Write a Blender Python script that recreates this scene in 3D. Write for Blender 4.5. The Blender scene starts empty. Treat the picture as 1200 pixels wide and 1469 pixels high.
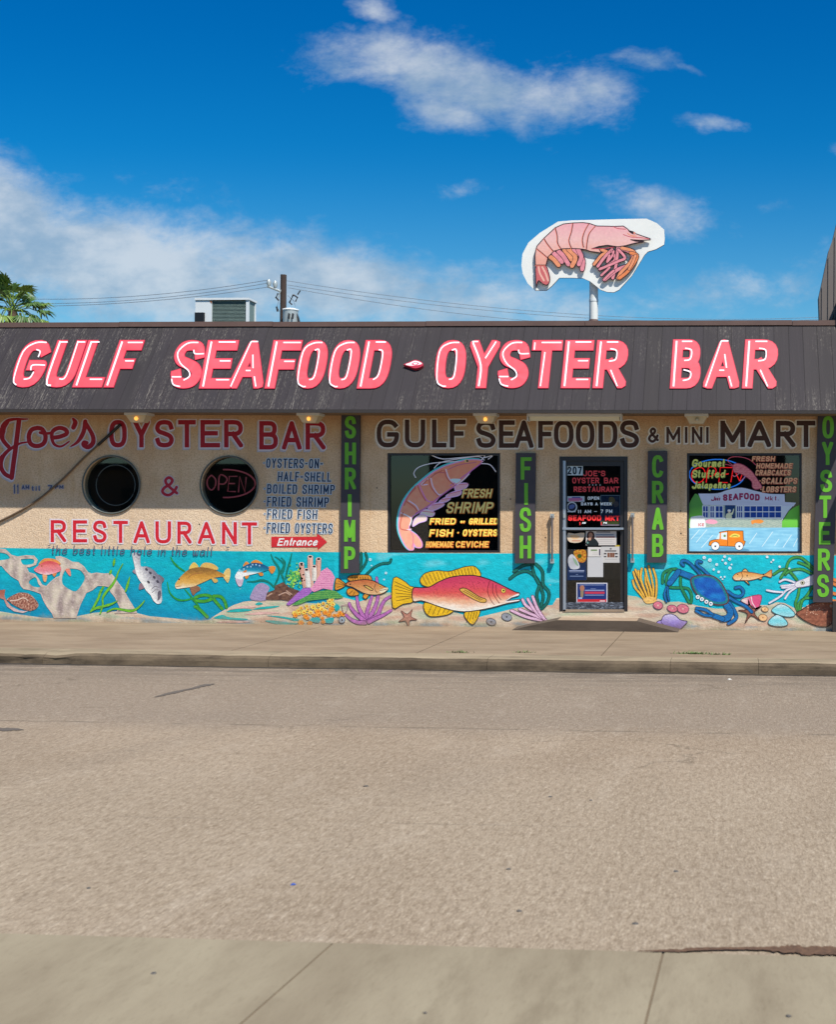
import bpy, math, random
from math import radians, sin, cos, pi
from mathutils import Vector, Matrix, noise
from mathutils.geometry import delaunay_2d_cdt
random.seed(7)
sc = bpy.context.scene
COL = sc.collection

# ---------------------------------------------------------------- camera
F, CX, CY = 1700.0, 950.0, 740.0            # focal length and optical centre, in pixels of a 1200 px wide picture
YAW, ROLL, D, H = math.atan(.0588), .0069, 16.91, 1.75
cam_pos = Vector((0, -D, H))
fwd = Vector((-sin(YAW), cos(YAW), 0))
r0 = Vector((cos(YAW), sin(YAW), 0)); u0 = Vector((0, 0, 1))
right = r0 * cos(ROLL) + u0 * sin(ROLL); up = u0 * cos(ROLL) - r0 * sin(ROLL)
cd = bpy.data.cameras.new('camera'); cam = bpy.data.objects.new('camera', cd); COL.objects.link(cam)
cam.matrix_world = Matrix(((right.x, up.x, -fwd.x, cam_pos.x), (right.y, up.y, -fwd.y, cam_pos.y),
                           (right.z, up.z, -fwd.z, cam_pos.z), (0, 0, 0, 1)))
cd.sensor_fit = 'HORIZONTAL'; cd.sensor_width = 36; cd.lens = 36 * F / 1200
cd.shift_x = (600 - CX) / 1200; cd.shift_y = (CY - 734.5) / 1200
cd.clip_end = 2000; cd.clip_start = .1
cd.dof.use_dof = True; cd.dof.focus_distance = 17.0; cd.dof.aperture_fstop = 5.0
sc.camera = cam

# ---------------------------------------------------------------- light
SUN_AZ, SUN_EL = radians(42), radians(58)   # azimuth to the right of the facade's normal
sdir = Vector((sin(SUN_AZ) * cos(SUN_EL), -cos(SUN_AZ) * cos(SUN_EL), sin(SUN_EL)))
ld = bpy.data.lights.new('sun', 'SUN'); lo = bpy.data.objects.new('sun', ld); COL.objects.link(lo)
ld.energy = 5.0; ld.angle = radians(.5); ld.color = (1, .95, .87)
lo.rotation_euler = sdir.to_track_quat('Z', 'Y').to_euler(); lo.location = (0, 0, 30)
sc.view_settings.view_transform = 'Standard'; sc.view_settings.look = 'None'
sc.view_settings.exposure = 0.5; sc.view_settings.gamma = 1
sc.cycles.max_bounces = 8


class NT:
    """small helper for writing node trees"""
    def __init__(s, tree): s.t = tree; s.n = tree.nodes; s.l = tree.links
    def new(s, kind, **kw):
        n = s.n.new(kind)
        for k, v in kw.items(): setattr(n, k, v)
        return n
    def put(s, sock, v):
        if hasattr(v, 'is_output'): s.l.new(v, sock)
        elif v is not None: sock.default_value = v
    def math(s, op, a, b=None, c=None, clamp=False):
        n = s.new('ShaderNodeMath', operation=op, use_clamp=clamp)
        for i, v in enumerate((a, b, c)):
            if v is not None: s.put(n.inputs[i], v)
        return n.outputs[0]
    def ss(s, v, a, b, lo=0., hi=1.):
        n = s.new('ShaderNodeMapRange', interpolation_type='SMOOTHSTEP')
        s.put(n.inputs[0], v); n.inputs[1].default_value = a; n.inputs[2].default_value = b
        n.inputs[3].default_value = lo; n.inputs[4].default_value = hi
        return n.outputs[0]
    def mix(s, fac, a, b, mode='MIX'):
        n = s.new('ShaderNodeMix', data_type='RGBA', blend_type=mode)
        s.put(n.inputs[0], fac)
        for i, v in ((6, a), (7, b)):
            if isinstance(v, tuple) and len(v) == 3: v = v + (1,)
            s.put(n.inputs[i], v)
        return n.outputs[2]
    def noise(s, vec, scale, detail=4, rough=.55, dist=0., out=0):
        n = s.new('ShaderNodeTexNoise'); s.put(n.inputs['Vector'], vec)
        n.inputs['Scale'].default_value = scale; n.inputs['Detail'].default_value = detail
        n.inputs['Roughness'].default_value = rough; n.inputs['Distortion'].default_value = dist
        return n.outputs[out]
    def mapping(s, vec, scale=(1, 1, 1), rot=(0, 0, 0), loc=(0, 0, 0)):
        n = s.new('ShaderNodeMapping'); s.put(n.inputs[0], vec)
        n.inputs['Scale'].default_value = scale; n.inputs['Rotation'].default_value = rot; n.inputs['Location'].default_value = loc
        return n.outputs[0]
    def xyz(s, vec):
        n = s.new('ShaderNodeSeparateXYZ'); s.put(n.inputs[0], vec); return n.outputs
    def comb(s, x, y, z):
        n = s.new('ShaderNodeCombineXYZ')
        for i, v in enumerate((x, y, z)): s.put(n.inputs[i], v)
        return n.outputs[0]


def px_ray(px, py): return fwd + right * ((px - CX) / F) + up * ((CY - py) / F)


world = bpy.data.worlds.new('World'); sc.world = world; world.use_nodes = True
def build_sky():
    w = NT(world.node_tree); w.n.clear()
    sky = w.new('ShaderNodeTexSky', sky_type='NISHITA'); sky.sun_disc = False
    sky.sun_elevation = SUN_EL; sky.sun_rotation = math.atan2(sdir.x, sdir.y)
    sky.altitude = 0; sky.air_density = 1.0; sky.dust_density = .6; sky.ozone_density = 2.5
    dirv = w.new('ShaderNodeTexCoord').outputs['Generated']
    x, y, z = w.xyz(dirv)
    yy = w.math('MAXIMUM', w.math('ABSOLUTE', y), .12)
    u = w.math('DIVIDE', x, yy); v = w.math('DIVIDE', z, yy)      # tangent of azimuth, tangent of height
    uv = w.comb(u, v, 0.)
    hs = w.new('ShaderNodeHueSaturation'); w.l.new(sky.outputs[0], hs.inputs['Color'])
    hs.inputs['Saturation'].default_value = 1.35; hs.inputs['Hue'].default_value = .492
    tint = w.mix(w.ss(v, .12, .33), (.72, .98, 1.0), (.06, .72, .98)); tint = w.mix(w.ss(v, .26, .46), tint, (.0, .60, .94))
    blue = w.mix(1., hs.outputs[0], tint, 'MULTIPLY')
    # clouds: ellipses in sky directions broken up by fractal noise
    def uvp(px, py):
        r = px_ray(px, py); return r.x / r.y, r.z / r.y
    warp = w.noise(uv, 6, 5, .6, out=1)
    wx, wy, _ = w.xyz(warp)
    u2 = w.math('ADD', u, w.math('MULTIPLY', w.math('SUBTRACT', wx, .5), .07))
    v2 = w.math('ADD', v, w.math('MULTIPLY', w.math('SUBTRACT', wy, .5), .05))
    blobs = [(600, 95, 160, 50, 10, 1.2), (710, 125, 180, 54, 8, 1.2), (650, 160, 90, 34, 12, 1.05), (840, 130, 80, 34, 16, .8), (530, 10, 50, 22, 20, .8), (500, 40, 26, 14, 20, .6),
             (500, 80, 95, 36, 0, .85), (925, 94, 60, 20, 12, .72), (985, 112, 40, 9, 14, .62), (1030, 180, 62, 14, 4, .8), (665, 276, 60, 20, -8, .6), (940, 305, 120, 42, 16, .9),
             (10, 335, 200, 100, 24, 1.5), (170, 380, 300, 84, 14, 1.6), (430, 405, 300, 66, 8, 1.4), (650, 435, 280, 60, 6, 1.05), (1040, 425, 190, 45, -4, .75),
             (1110, 297, 40, 14, 0, .45), (1190, 210, 26, 14, 30, .5), (250, 270, 150, 34, 15, .5), (-200, 350, 300, 150, 10, 1.2), (1400, 400, 250, 70, 0, 1), (-500, 250, 200, 60, 0, 1), (1600, 200, 200, 60, 0, 1)]
    field = None
    for px, py, rx, ry, rot, amp in blobs:
        cu, cv = uvp(px, py); c, s = cos(-radians(rot)), sin(-radians(rot))
        du = w.math('SUBTRACT', u2, cu); dv = w.math('SUBTRACT', v2, cv)
        a = w.math('ADD', w.math('MULTIPLY', du, c * F / rx), w.math('MULTIPLY', dv, s * F / rx))
        b = w.math('SUBTRACT', w.math('MULTIPLY', dv, c * F / ry), w.math('MULTIPLY', du, s * F / ry))
        d2 = w.math('ADD', w.math('MULTIPLY', a, a), w.math('MULTIPLY', b, b))
        e = w.math('MULTIPLY', w.math('POWER', 2.718, w.math('MULTIPLY', d2, -.9)), amp)
        field = e if field is None else w.math('MAXIMUM', field, e)
    fb = w.noise(w.mapping(uv, (1, 1.8, 1), (0, 0, radians(-12))), 12, 12, .66, .3)
    fine = w.noise(w.mapping(uv, (1, 1.6, 1)), 46, 9, .68)
    dens = w.math('ADD', field, w.math('ADD', w.math('MULTIPLY', w.math('SUBTRACT', fb, .5), 1.5), w.math('MULTIPLY', w.math('SUBTRACT', fine, .5), .65)))
    cov = w.ss(dens, .32, 1.3, 0, .80)
    shade = w.noise(w.mapping(uv, (1, 1.7, 1), loc=(.02, -.02, 0)), 9, 6, .6)
    ccol = w.mix(w.ss(shade, .36, .64), (2.6, 3.6, 4.7), (5.4, 5.8, 6.2))
    col = w.mix(cov, blue, ccol)
    bg = w.new('ShaderNodeBackground'); w.l.new(col, bg.inputs[0]); bg.inputs[1].default_value = .088
    out = w.new('ShaderNodeOutputWorld'); w.l.new(bg.outputs[0], out.inputs[0])
build_sky()


# ---------------------------------------------------------------- colours and materials
def lin(c):
    c = c / 255.
    return c / 12.92 if c <= .04045 else ((c + .055) / 1.055) ** 2.4
PK = .82
def L(rgb, k=PK): return (lin(rgb[0]) * k, lin(rgb[1]) * k, lin(rgb[2]) * k)


def base_mat(name):
    m = bpy.data.materials.new(name); m.use_nodes = True
    t = NT(m.node_tree); b = t.n['Principled BSDF']
    t.oc = t.new('ShaderNodeNewGeometry').outputs['Position']      # nothing here moves: textures sit in the world
    return m, t, b
def bump(t, b, h, strength, dist):
    n = t.new('ShaderNodeBump'); n.inputs['Strength'].default_value = strength; n.inputs['Distance'].default_value = dist
    t.put(n.inputs['Height'], h); t.l.new(n.outputs[0], b.inputs['Normal'])
def simple(name, rgb, rough=.6, metal=0, var=.12, scale=8, k=PK, spec=.5, bmp=0):
    m, t, b = base_mat(name); c = L(rgb, k)
    n = t.noise(t.oc, scale, 5, .6)
    t.l.new(t.mix(n, tuple(v * (1 - var) for v in c), tuple(min(1, v * (1 + var)) for v in c)), b.inputs['Base Color'])
    b.inputs['Roughness'].default_value = rough; b.inputs['Metallic'].default_value = metal
    b.inputs['Specular IOR Level'].default_value = spec
    if bmp: bump(t, b, t.noise(t.oc, scale * 6, 4), bmp, .004)
    return m
def paint_mat(name, rough=.6, stucco=.5, wear=.10, spec=.3, gain=1.):
    m, t, b = base_mat(name)
    a = t.new('ShaderNodeAttribute', attribute_name='Col').outputs['Color']
    n1 = t.noise(t.mapping(t.oc, (1, 1, 1.4)), 9, 6, .65); n2 = t.noise(t.oc, 70, 3, .6)
    f = t.math('ADD', t.math('MULTIPLY', n1, 2.2 * wear), t.math('MULTIPLY', n2, 1.6 * wear))
    if stucco: f = t.math('ADD', f, t.math('MULTIPLY', t.math('SUBTRACT', t.noise(t.mapping(t.oc, (1.3, 1, 5), (0, .2, 0)), 11, 5, .65), .5), .34))   # brush marks
    f = t.math('MULTIPLY', t.math('ADD', f, 1 - 1.9 * wear), gain)
    c = t.mix(1., a, t.comb(f, f, f), 'MULTIPLY')
    if stucco:                                                # chips down to the render, and dirt splashed up from the pavement
        chip = t.ss(t.math('ADD', t.noise(t.oc, 21, 5, .75), t.math('MULTIPLY', t.noise(t.oc, 2.2, 3), .35)), .86, .91)
        c = t.mix(t.math('MULTIPLY', chip, .55), c, L((206, 182, 150)))
        z = t.math('ADD', t.xyz(t.oc)[2], t.math('MULTIPLY', t.math('SUBTRACT', t.noise(t.mapping(t.oc, (1, 1, .4)), 7, 6, .7), .5), .34))
        c = t.mix(t.ss(z, .26, .10, 0, .6), c, L((150, 128, 100)))
    if gain > 1: c = t.mix(1., c, (.88, .88, .88), 'DARKEN')
    t.l.new(c, b.inputs['Base Color'])
    b.inputs['Roughness'].default_value = rough; b.inputs['Specular IOR Level'].default_value = spec
    if stucco: bump(t, b, t.math('ADD', t.noise(t.oc, 55, 4, .7), t.math('MULTIPLY', t.noise(t.oc, 14, 3), .8)), stucco, .012)
    return m
PAINT = paint_mat('mural_paint')
SIGNPAINT = paint_mat('sign_paint', .45, .0, .05)
GLASSPAINT = paint_mat('glass_paint', .5, .0, .05, gain=1.35)
PRINT = paint_mat('printed_paper', .4, .0, .02)

def wall_mat():
    m, t, b = base_mat('tan_stucco')
    n = t.noise(t.oc, 1.1, 6, .62); n2 = t.noise(t.oc, 45, 4, .65); n3 = t.noise(t.mapping(t.oc, (3.5, 1, .35)), 2.2, 6, .65)
    c = t.mix(t.ss(n, .35, .68), L((222, 186, 146)), L((243, 212, 174)))
    c = t.mix(t.math('MULTIPLY', t.ss(n3, .5, .75), .45), c, L((205, 158, 104)))
    x, _, z = t.xyz(t.oc)
    c = t.mix(t.math('MULTIPLY', t.ss(x, -5.2, -7.5), t.ss(z, 2.1, 1.7, 0, .5)), c, L((244, 224, 198)))       # paler low on the left
    c = t.mix(t.math('MULTIPLY', t.ss(z, 2.45, 3.25), .45), c, L((190, 136, 84)))   # browner and darker towards the eave
    c = t.mix(t.math('MULTIPLY', t.ss(n2, .42, .70), .5), c, L((166, 122, 84)))
    t.l.new(c, b.inputs['Base Color']); b.inputs['Roughness'].default_value = .9; b.inputs['Specular IOR Level'].default_value = .15
    bump(t, b, t.math('ADD', t.noise(t.oc, 55, 4, .7), t.math('MULTIPLY', t.noise(t.oc, 14, 3), .8)), .7, .014)
    return m
STUCCO = wall_mat()

def board_mat():
    m, t, b = base_mat('weathered_brown_boards')
    at = t.new('ShaderNodeAttribute', attribute_name='Col').outputs['Color']     # per-board tone
    x, y, z = t.xyz(t.oc)
    st = t.comb(t.math('MULTIPLY', x, 26.), 0., t.math('MULTIPLY', z, 1.6))
    streak = t.noise(st, 1.0, 7, .72)
    patch = t.noise(t.comb(t.math('MULTIPLY', x, .55), 0., t.math('MULTIPLY', z, .5)), 1.6, 5, .6)
    fine = t.noise(t.comb(t.math('MULTIPLY', x, 60.), 0., t.math('MULTIPLY', z, 22.)), 1., 5, .7)
    left = t.ss(x, -1.5, -9.5, .0, .10)
    w = t.math('ADD', t.math('MULTIPLY', streak, .5), t.math('MULTIPLY', fine, .5))
    pm = t.math('ADD', t.math('ADD', patch, left), t.math('MULTIPLY', t.math('SUBTRACT', t.noise(t.comb(t.math('MULTIPLY', x, 5.), 0., t.math('MULTIPLY', z, 1.2)), 1., 4), .5), .35))
    worn = t.math('MULTIPLY', t.ss(w, .50, .64), t.ss(pm, .48, .70))
    c = t.mix(t.noise(st, .6, 4), L((47, 43, 45)), L((61, 56, 58)))
    c = t.mix(1., c, at, 'MULTIPLY')
    c = t.mix(t.math('MULTIPLY', worn, .58), c, L((160, 152, 140)))
    t.l.new(c, b.inputs['Base Color']); b.inputs['Roughness'].default_value = .75; b.inputs['Specular IOR Level'].default_value = .25
    bump(t, b, t.math('ADD', streak, fine), .35, .006)
    return m
BOARDS = board_mat()

def road_mat():
    m, t, b = base_mat('worn_aggregate_road')
    x, y, z = t.xyz(t.oc)
    big = t.math('ADD', .25, t.math('MULTIPLY', t.noise(t.mapping(t.oc, (.8, .40, 1)), .9, 5, .6, .5), .5)); mid = t.noise(t.mapping(t.oc, (1, .28, 1)), 3.2, 5, .62, .4)
    grit = t.mapping(t.oc, (1, .28, 1))
    stone = t.noise(grit, 36, 4, .75); stone2 = t.noise(grit, 13, 4, .7)
    lane = t.ss(t.math('ADD', y, t.math('MULTIPLY', t.math('SUBTRACT', big, .5), 1.0)), -6.95, -7.8)     # the near side of the street is browner and coarser
    far = t.ss(y, -7.2, -10.5)
    c1 = t.mix(big, L((126, 112, 97)), L((150, 135, 118))); c2 = t.mix(t.ss(big, .3, .7), L((138, 120, 100)), L((164, 147, 126)))
    c2 = t.mix(t.math('MULTIPLY', far, .35), c2, L((157, 144, 123)))
    c = t.mix(lane, c1, c2)
    amt = t.math('MULTIPLY', t.ss(lane, 0, 1, .30, .40), 1.)
    c = t.mix(t.math('MULTIPLY', t.ss(stone, .54, .36), amt), c, L((104, 86, 66)))
    c = t.mix(t.math('MULTIPLY', t.ss(stone, .54, .70), .34), c, L((200, 186, 166)))
    fgr = t.noise(grit, 95, 3, .8)
    c = t.mix(t.ss(fgr, .5, .34, 0, .42), c, L((96, 80, 62))); c = t.mix(t.ss(fgr, .54, .68, 0, .36), c, L((214, 198, 172)))
    c = t.mix(t.math('MULTIPLY', t.ss(stone2, .56, .70), .22), c, L((106, 92, 76)))
    c = t.mix(t.math('MULTIPLY', t.ss(mid, .54, .72), .09), c, L((112, 102, 92)))
    c = t.mix(t.math('MULTIPLY', t.ss(mid, .46, .30), .09), c, L((206, 194, 176)))
    stain = t.noise(t.mapping(t.oc, (.6, .3, 1)), 1.0, 4, .6, .5)
    c = t.mix(t.ss(stain, .54, .74, 0, .14), c, L((104, 96, 88)))                       # tyre and oil darkening along the lanes
    dark = t.ss(y, -5.4, -3.5, 0, .7)                                                  # grime gathered along the curb
    c = t.mix(t.math('MULTIPLY', dark, t.ss(t.noise(t.mapping(t.oc, (.5, 3, 1)), 2, 5, .7), .36, .62)), c, L((88, 80, 72)))
    wob = t.math('MULTIPLY', t.math('SUBTRACT', t.noise(t.oc, 1.5, 5, .65), .5), .16)
    for pos, wd, k in ((7.33, .03, .55), (5.15, .02, .35), (10.3, .02, .2)):
        seam = t.math('ABSOLUTE', t.math('ADD', t.math('ADD', y, pos), wob))
        c = t.mix(t.math('MULTIPLY', t.ss(seam, wd, wd * .2), t.ss(t.noise(t.oc, 2.5, 4), .42, .56, .0, k)), c, L((84, 76, 66)))
    cr = t.new('ShaderNodeTexVoronoi', feature='DISTANCE_TO_EDGE'); cr.inputs['Scale'].default_value = .42                      # hairline cracks
    wv = t.new('ShaderNodeVectorMath', operation='ADD'); t.l.new(t.mapping(t.oc, (1, 1.2, 1)), wv.inputs[0]); t.l.new(t.noise(t.oc, 1.1, 6, .7, out=1), wv.inputs[1]); t.l.new(wv.outputs[0], cr.inputs['Vector'])
    c = t.mix(t.math('MULTIPLY', t.ss(cr.outputs['Distance'], .009, .002), t.math('MULTIPLY', t.ss(y, -9.2, -8.4), t.ss(t.noise(t.oc, .7, 3), .5, .6, 0, .45))), c, L((84, 74, 62)))
    t.l.new(c, b.inputs['Base Color']); b.inputs['Roughness'].default_value = .92; b.inputs['Specular IOR Level'].default_value = .2
    bump(t, b, t.math('ADD', stone, t.math('MULTIPLY', mid, .6)), .6, .012)
    return m
ROAD = road_mat()
def concrete_mat(name, c0, c1, dirt, damt, sc_=2.0, near=False):
    m, t, b = base_mat(name)
    n = t.noise(t.mapping(t.oc, (1, .4, 1) if near else (.6, 1.2, 1)), sc_, 6, .62); f = t.noise(t.mapping(t.oc, (1, .3, 1) if near else (1, 1, 1)), 55 if near else 90, 3, .7); d = t.noise(t.mapping(t.oc, (1, .3, 1) if near else (.35, 1.6, 2.2)), sc_ * 1.7, 6, .7)
    c = t.mix(t.ss(n, .3, .7), L(c0), L(c1)); c = t.mix(t.math('MULTIPLY', t.ss(d, .48, .72), damt), c, L(dirt))
    c = t.mix(t.math('MULTIPLY', t.ss(f, .5, .8), .25), c, L(dirt))
    t.l.new(c, b.inputs['Base Color']); b.inputs['Roughness'].default_value = .9; b.inputs['Specular IOR Level'].default_value = .2
    bump(t, b, t.math('ADD', f, n), .3, .006)
    return m
WALK = concrete_mat('sidewalk_concrete', (134, 116, 96), (150, 132, 110), (106, 88, 68), .45)
GUTTER = concrete_mat('gutter_concrete', (134, 122, 101), (152, 141, 118), (108, 95, 76), .5, 1.6, True)
CURBTOP = concrete_mat('curb_concrete', (138, 124, 102), (158, 142, 118), (84, 72, 56), .6)
CURBFACE = concrete_mat('curb_dirty_concrete', (78, 67, 54), (114, 99, 80), (44, 37, 30), .75, 3)
STEP = concrete_mat('step_concrete', (88, 76, 66), (104, 92, 80), (66, 57, 50), .5)
STEPTOP = concrete_mat('step_top_concrete', (150, 128, 108), (170, 150, 128), (120, 100, 84), .5)

DARK = simple('dark_frame', (42, 40, 42), .45, var=.2)
BLACK = simple('black_plastic', (20, 20, 22), .5)
ALU = simple('brushed_aluminium', (190, 200, 212), .35, .6, var=.1)
def kick_mat():
    m, t, b = base_mat('scuffed_kick_plate'); n = t.noise(t.mapping(t.oc, (3, 1, 14)), 5, 7, .75, 1.)
    t.l.new(t.mix(t.ss(n, .48, .62), L((52, 56, 66)), L((150, 160, 176))), b.inputs['Base Color']); b.inputs['Roughness'].default_value = .45; b.inputs['Metallic'].default_value = .2
    return m
KICK = kick_mat() if True else simple('scuffed_kick_plate', (84, 92, 108), .4, .3, var=.55, scale=14)
BRONZE = simple('bronze_frame', (62, 58, 62), .45, .2, var=.25)
WHITEMETAL = simple('white_metal', (226, 230, 230), .45, var=.06, scale=5)
LOUVER = simple('louver_grey', (120, 138, 132), .5, var=.2)
ROOFCAP = simple('rusty_cap', (104, 80, 72), .7, var=.35, scale=3, bmp=.2)
FASCIA = simple('fascia_dark', (52, 46, 44), .8, var=.25)
SOFFIT = simple('soffit_board', (120, 100, 78), .8, var=.25)
TAR = simple('roof_tar', (70, 68, 66), .9)
POLEW = simple('creosoted_pole', (62, 48, 42), .9, var=.35, scale=5, bmp=.4)
GALV = simple('galvanised_steel', (176, 184, 184), .45, .3)
WIRE = simple('wire_grey', (104, 114, 126), .6)
CABLE = simple('weathered_cable', (112, 92, 72), .8, var=.4, scale=3)
BOARDDARK = simple('charcoal_board', (66, 60, 66), .6, var=.2, scale=6, bmp=.1)
RED_SIDE = simple('red_edge', (168, 40, 58), .5)
SIGNWHITE = simple('white_board', (240, 240, 234), .5, var=.04, scale=4)
PLYEDGE = simple('plywood_edge', (120, 96, 84), .8)
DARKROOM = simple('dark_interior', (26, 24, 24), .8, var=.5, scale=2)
ROOMTHING = simple('interior_brown', (84, 62, 44), .7)
FROND = simple('palm_green', (64, 96, 34), .5, var=.35, scale=2)
FROND2 = simple('palm_pale_green', (108, 134, 50), .5, var=.35, scale=2)
FRONDDRY = simple('palm_dry', (150, 118, 70), .7, var=.3)
STALK = simple('palm_stalk_yellow', (190, 180, 40), .5)
TRUNK = simple('palm_trunk', (96, 78, 60), .9, var=.3, bmp=.5)
GREYCLAD = simple('grey_cladding', (116, 108, 104), .8, var=.18, scale=3)
DIRT = simple('brown_dirt', (96, 70, 50), .95, var=.85, scale=45, bmp=.8)
CRACK = simple('crack_dark', (112, 97, 76), .95, var=.3, scale=10)
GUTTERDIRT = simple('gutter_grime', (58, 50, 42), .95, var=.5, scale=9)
TARPATCH = simple('tar_stain', (94, 85, 76), .9, var=.3)
WEED = simple('weed_green', (84, 112, 48), .7, var=.4)
YLEAF = simple('yellow_leaf', (205, 170, 40), .7)
BLUEBIT = simple('blue_litter', (60, 90, 170), .5)
PEBBLE = simple('dark_pebble', (84, 80, 76), .8)
PALEBIT = simple('pale_litter', (205, 200, 190), .8)
def glass_mat():
    m = bpy.data.materials.new('window_glass'); m.use_nodes = True; t = NT(m.node_tree); t.n.clear()
    tr = t.new('ShaderNodeBsdfTransparent'); tr.inputs[0].default_value = (.62, .66, .66, 1)
    gl = t.new('ShaderNodeBsdfGlossy'); gl.inputs['Roughness'].default_value = .02
    lw = t.new('ShaderNodeFresnel'); lw.inputs[0].default_value = 1.5
    mx = t.new('ShaderNodeMixShader'); t.l.new(t.math('MULTIPLY', lw.outputs[0], 1.9, clamp=True), mx.inputs[0]); t.l.new(tr.outputs[0], mx.inputs[1]); t.l.new(gl.outputs[0], mx.inputs[2])
    o = t.new('ShaderNodeOutputMaterial'); t.l.new(mx.outputs[0], o.inputs[0]); return m
GLASS = glass_mat()
def emit(name, rgb, s, base=(.3, .3, .3)):
    m, t, b = base_mat(name); b.inputs['Base Color'].default_value = L(rgb) + (1,)
    b.inputs['Emission Color'].default_value = L(rgb, 1) + (1,); b.inputs['Emission Strength'].default_value = s; return m
NEONRED = emit('neon_red', (255, 30, 34), .8); NEONBLUE = emit('neon_blue', (40, 130, 250), .6); NEONPINK = emit('neon_pink_dim', (190, 90, 105), .12)  # the pink tubes are given a faint glow of their own
NEONSHRIMP = emit('neon_shrimp_pink', (240, 90, 110), .35)
BULB = emit('warm_bulb', (255, 176, 80), 1.0)
LAMPGLASS = simple('frosted_lamp_glass', (205, 190, 160), .35, var=.1)
TUBE = simple('fluorescent_cover', (226, 220, 196), .4, var=.05)

# ---------------------------------------------------------------- objects
XF = {}
def link(o, parent=None):
    COL.objects.link(o)
    if parent is not None:
        o.parent = parent; o.matrix_parent_inverse = XF.get(parent.name, Matrix()).inverted()
    return o
def tag(o, label=None, cat=None, group=None, kind=None):
    if label: o['label'] = label
    if cat: o['category'] = cat
    if group: o['group'] = group
    if kind: o['kind'] = kind
    return o
def thing(name, loc, label, cat, group=None):
    o = bpy.data.objects.new(name, None); o.location = loc; o.empty_display_size = .2
    COL.objects.link(o); XF[o.name] = Matrix.Translation(loc)
    return tag(o, label, cat, group)


class Geo:
    """collects faces in world coordinates, with a material and a colour per face corner"""
    def __init__(s): s.v = []; s.f = []; s.m = []; s.mats = []; s.c = []; s.smooth = []
    def mi(s, mat):
        if mat not in s.mats: s.mats.append(mat)
        return s.mats.index(mat)
    def face(s, pts, mat, cols=None, smooth=False):
        i = len(s.v); s.v += [tuple(p) for p in pts]; s.f.append(list(range(i, i + len(pts)))); s.m.append(s.mi(mat)); s.smooth.append(smooth)
        s.c.append(cols or [(1, 1, 1)] * len(pts))
    def mesh(s, vs, fs, mat, smooth=False, col=None):
        i = len(s.v); s.v += [tuple(p) for p in vs]; k = s.mi(mat)
        for f in fs:
            s.f.append([i + j for j in f]); s.m.append(k); s.smooth.append(smooth); s.c.append([col or (1, 1, 1)] * len(f))
    def box(s, a, b, mat, col=None):
        (x0, y0, z0), (x1, y1, z1) = a, b
        s.mesh([(x0, y0, z0), (x1, y0, z0), (x1, y1, z0), (x0, y1, z0), (x0, y0, z1), (x1, y0, z1), (x1, y1, z1), (x0, y1, z1)],
               [(0, 3, 2, 1), (4, 5, 6, 7), (0, 1, 5, 4), (1, 2, 6, 5), (2, 3, 7, 6), (3, 0, 4, 7)], mat, col=col)
    def hexa(s, p, mat, col=None):
        """eight corners: four of the front going round, four of the back"""
        s.mesh(p, [(0, 1, 2, 3), (7, 6, 5, 4), (0, 4, 5, 1), (1, 5, 6, 2), (2, 6, 7, 3), (3, 7, 4, 0)], mat, col=col)
    def tube(s, pts, r, mat, n=8, cap=True):
        pts = [Vector(p) for p in pts]; rs = r if isinstance(r, (list, tuple)) else [r] * len(pts)
        vs = []; fs = []
        for i, p in enumerate(pts):
            d = (pts[min(i + 1, len(pts) - 1)] - pts[max(i - 1, 0)]).normalized()
            a = d.cross(Vector((0, 0, 1)) if abs(d.z) < .9 else Vector((1, 0, 0))).normalized(); b = d.cross(a)
            for k in range(n):
                th = 2 * pi * k / n; vs.append(p + (a * cos(th) + b * sin(th)) * rs[i])
        for i in range(len(pts) - 1):
            for k in range(n):
                k2 = (k + 1) % n; fs.append((i * n + k, i * n + k2, (i + 1) * n + k2, (i + 1) * n + k))
        s.mesh(vs, fs, mat, True)
        if cap:
            s.mesh(vs[:n], [tuple(range(n))], mat); s.mesh(vs[-n:], [tuple(range(n))], mat)
    def build(s, name, parent=None):
        me = bpy.data.meshes.new(name); org = Vector((0, 0, 0))
        if parent is None and s.v:
            xs = [v[0] for v in s.v]; ys = [v[1] for v in s.v]; zs = [v[2] for v in s.v]
            org = Vector(((min(xs) + max(xs)) / 2, (min(ys) + max(ys)) / 2, min(zs)))
        me.from_pydata([(v[0] - org.x, v[1] - org.y, v[2] - org.z) for v in s.v], [], s.f)
        for m in s.mats: me.materials.append(m)
        me.polygons.foreach_set('material_index', s.m); me.polygons.foreach_set('use_smooth', s.smooth)
        ca = me.color_attributes.new('Col', 'FLOAT_COLOR', 'CORNER'); buf = []
        for c in s.c:
            for q in c: buf += [q[0], q[1], q[2], 1.]
        ca.data.foreach_set('color', buf)
        o = bpy.data.objects.new(name, me); o.location = org
        return link(o, parent)


class Plane:
    def __init__(s, p, n): s.p = Vector(p); s.n = Vector(n).normalized()
    def at(s, px, py, off=0.):
        r = px_ray(px, py); p = s.p + s.n * off
        return cam_pos + r * ((p - cam_pos).dot(s.n) / r.dot(s.n))
WALL = Plane((0, 0, 0), (0, -1, 0))
def gz(px, py, z=0.):
    r = px_ray(px, py); return cam_pos + r * ((z - H) / r.z)

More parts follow.
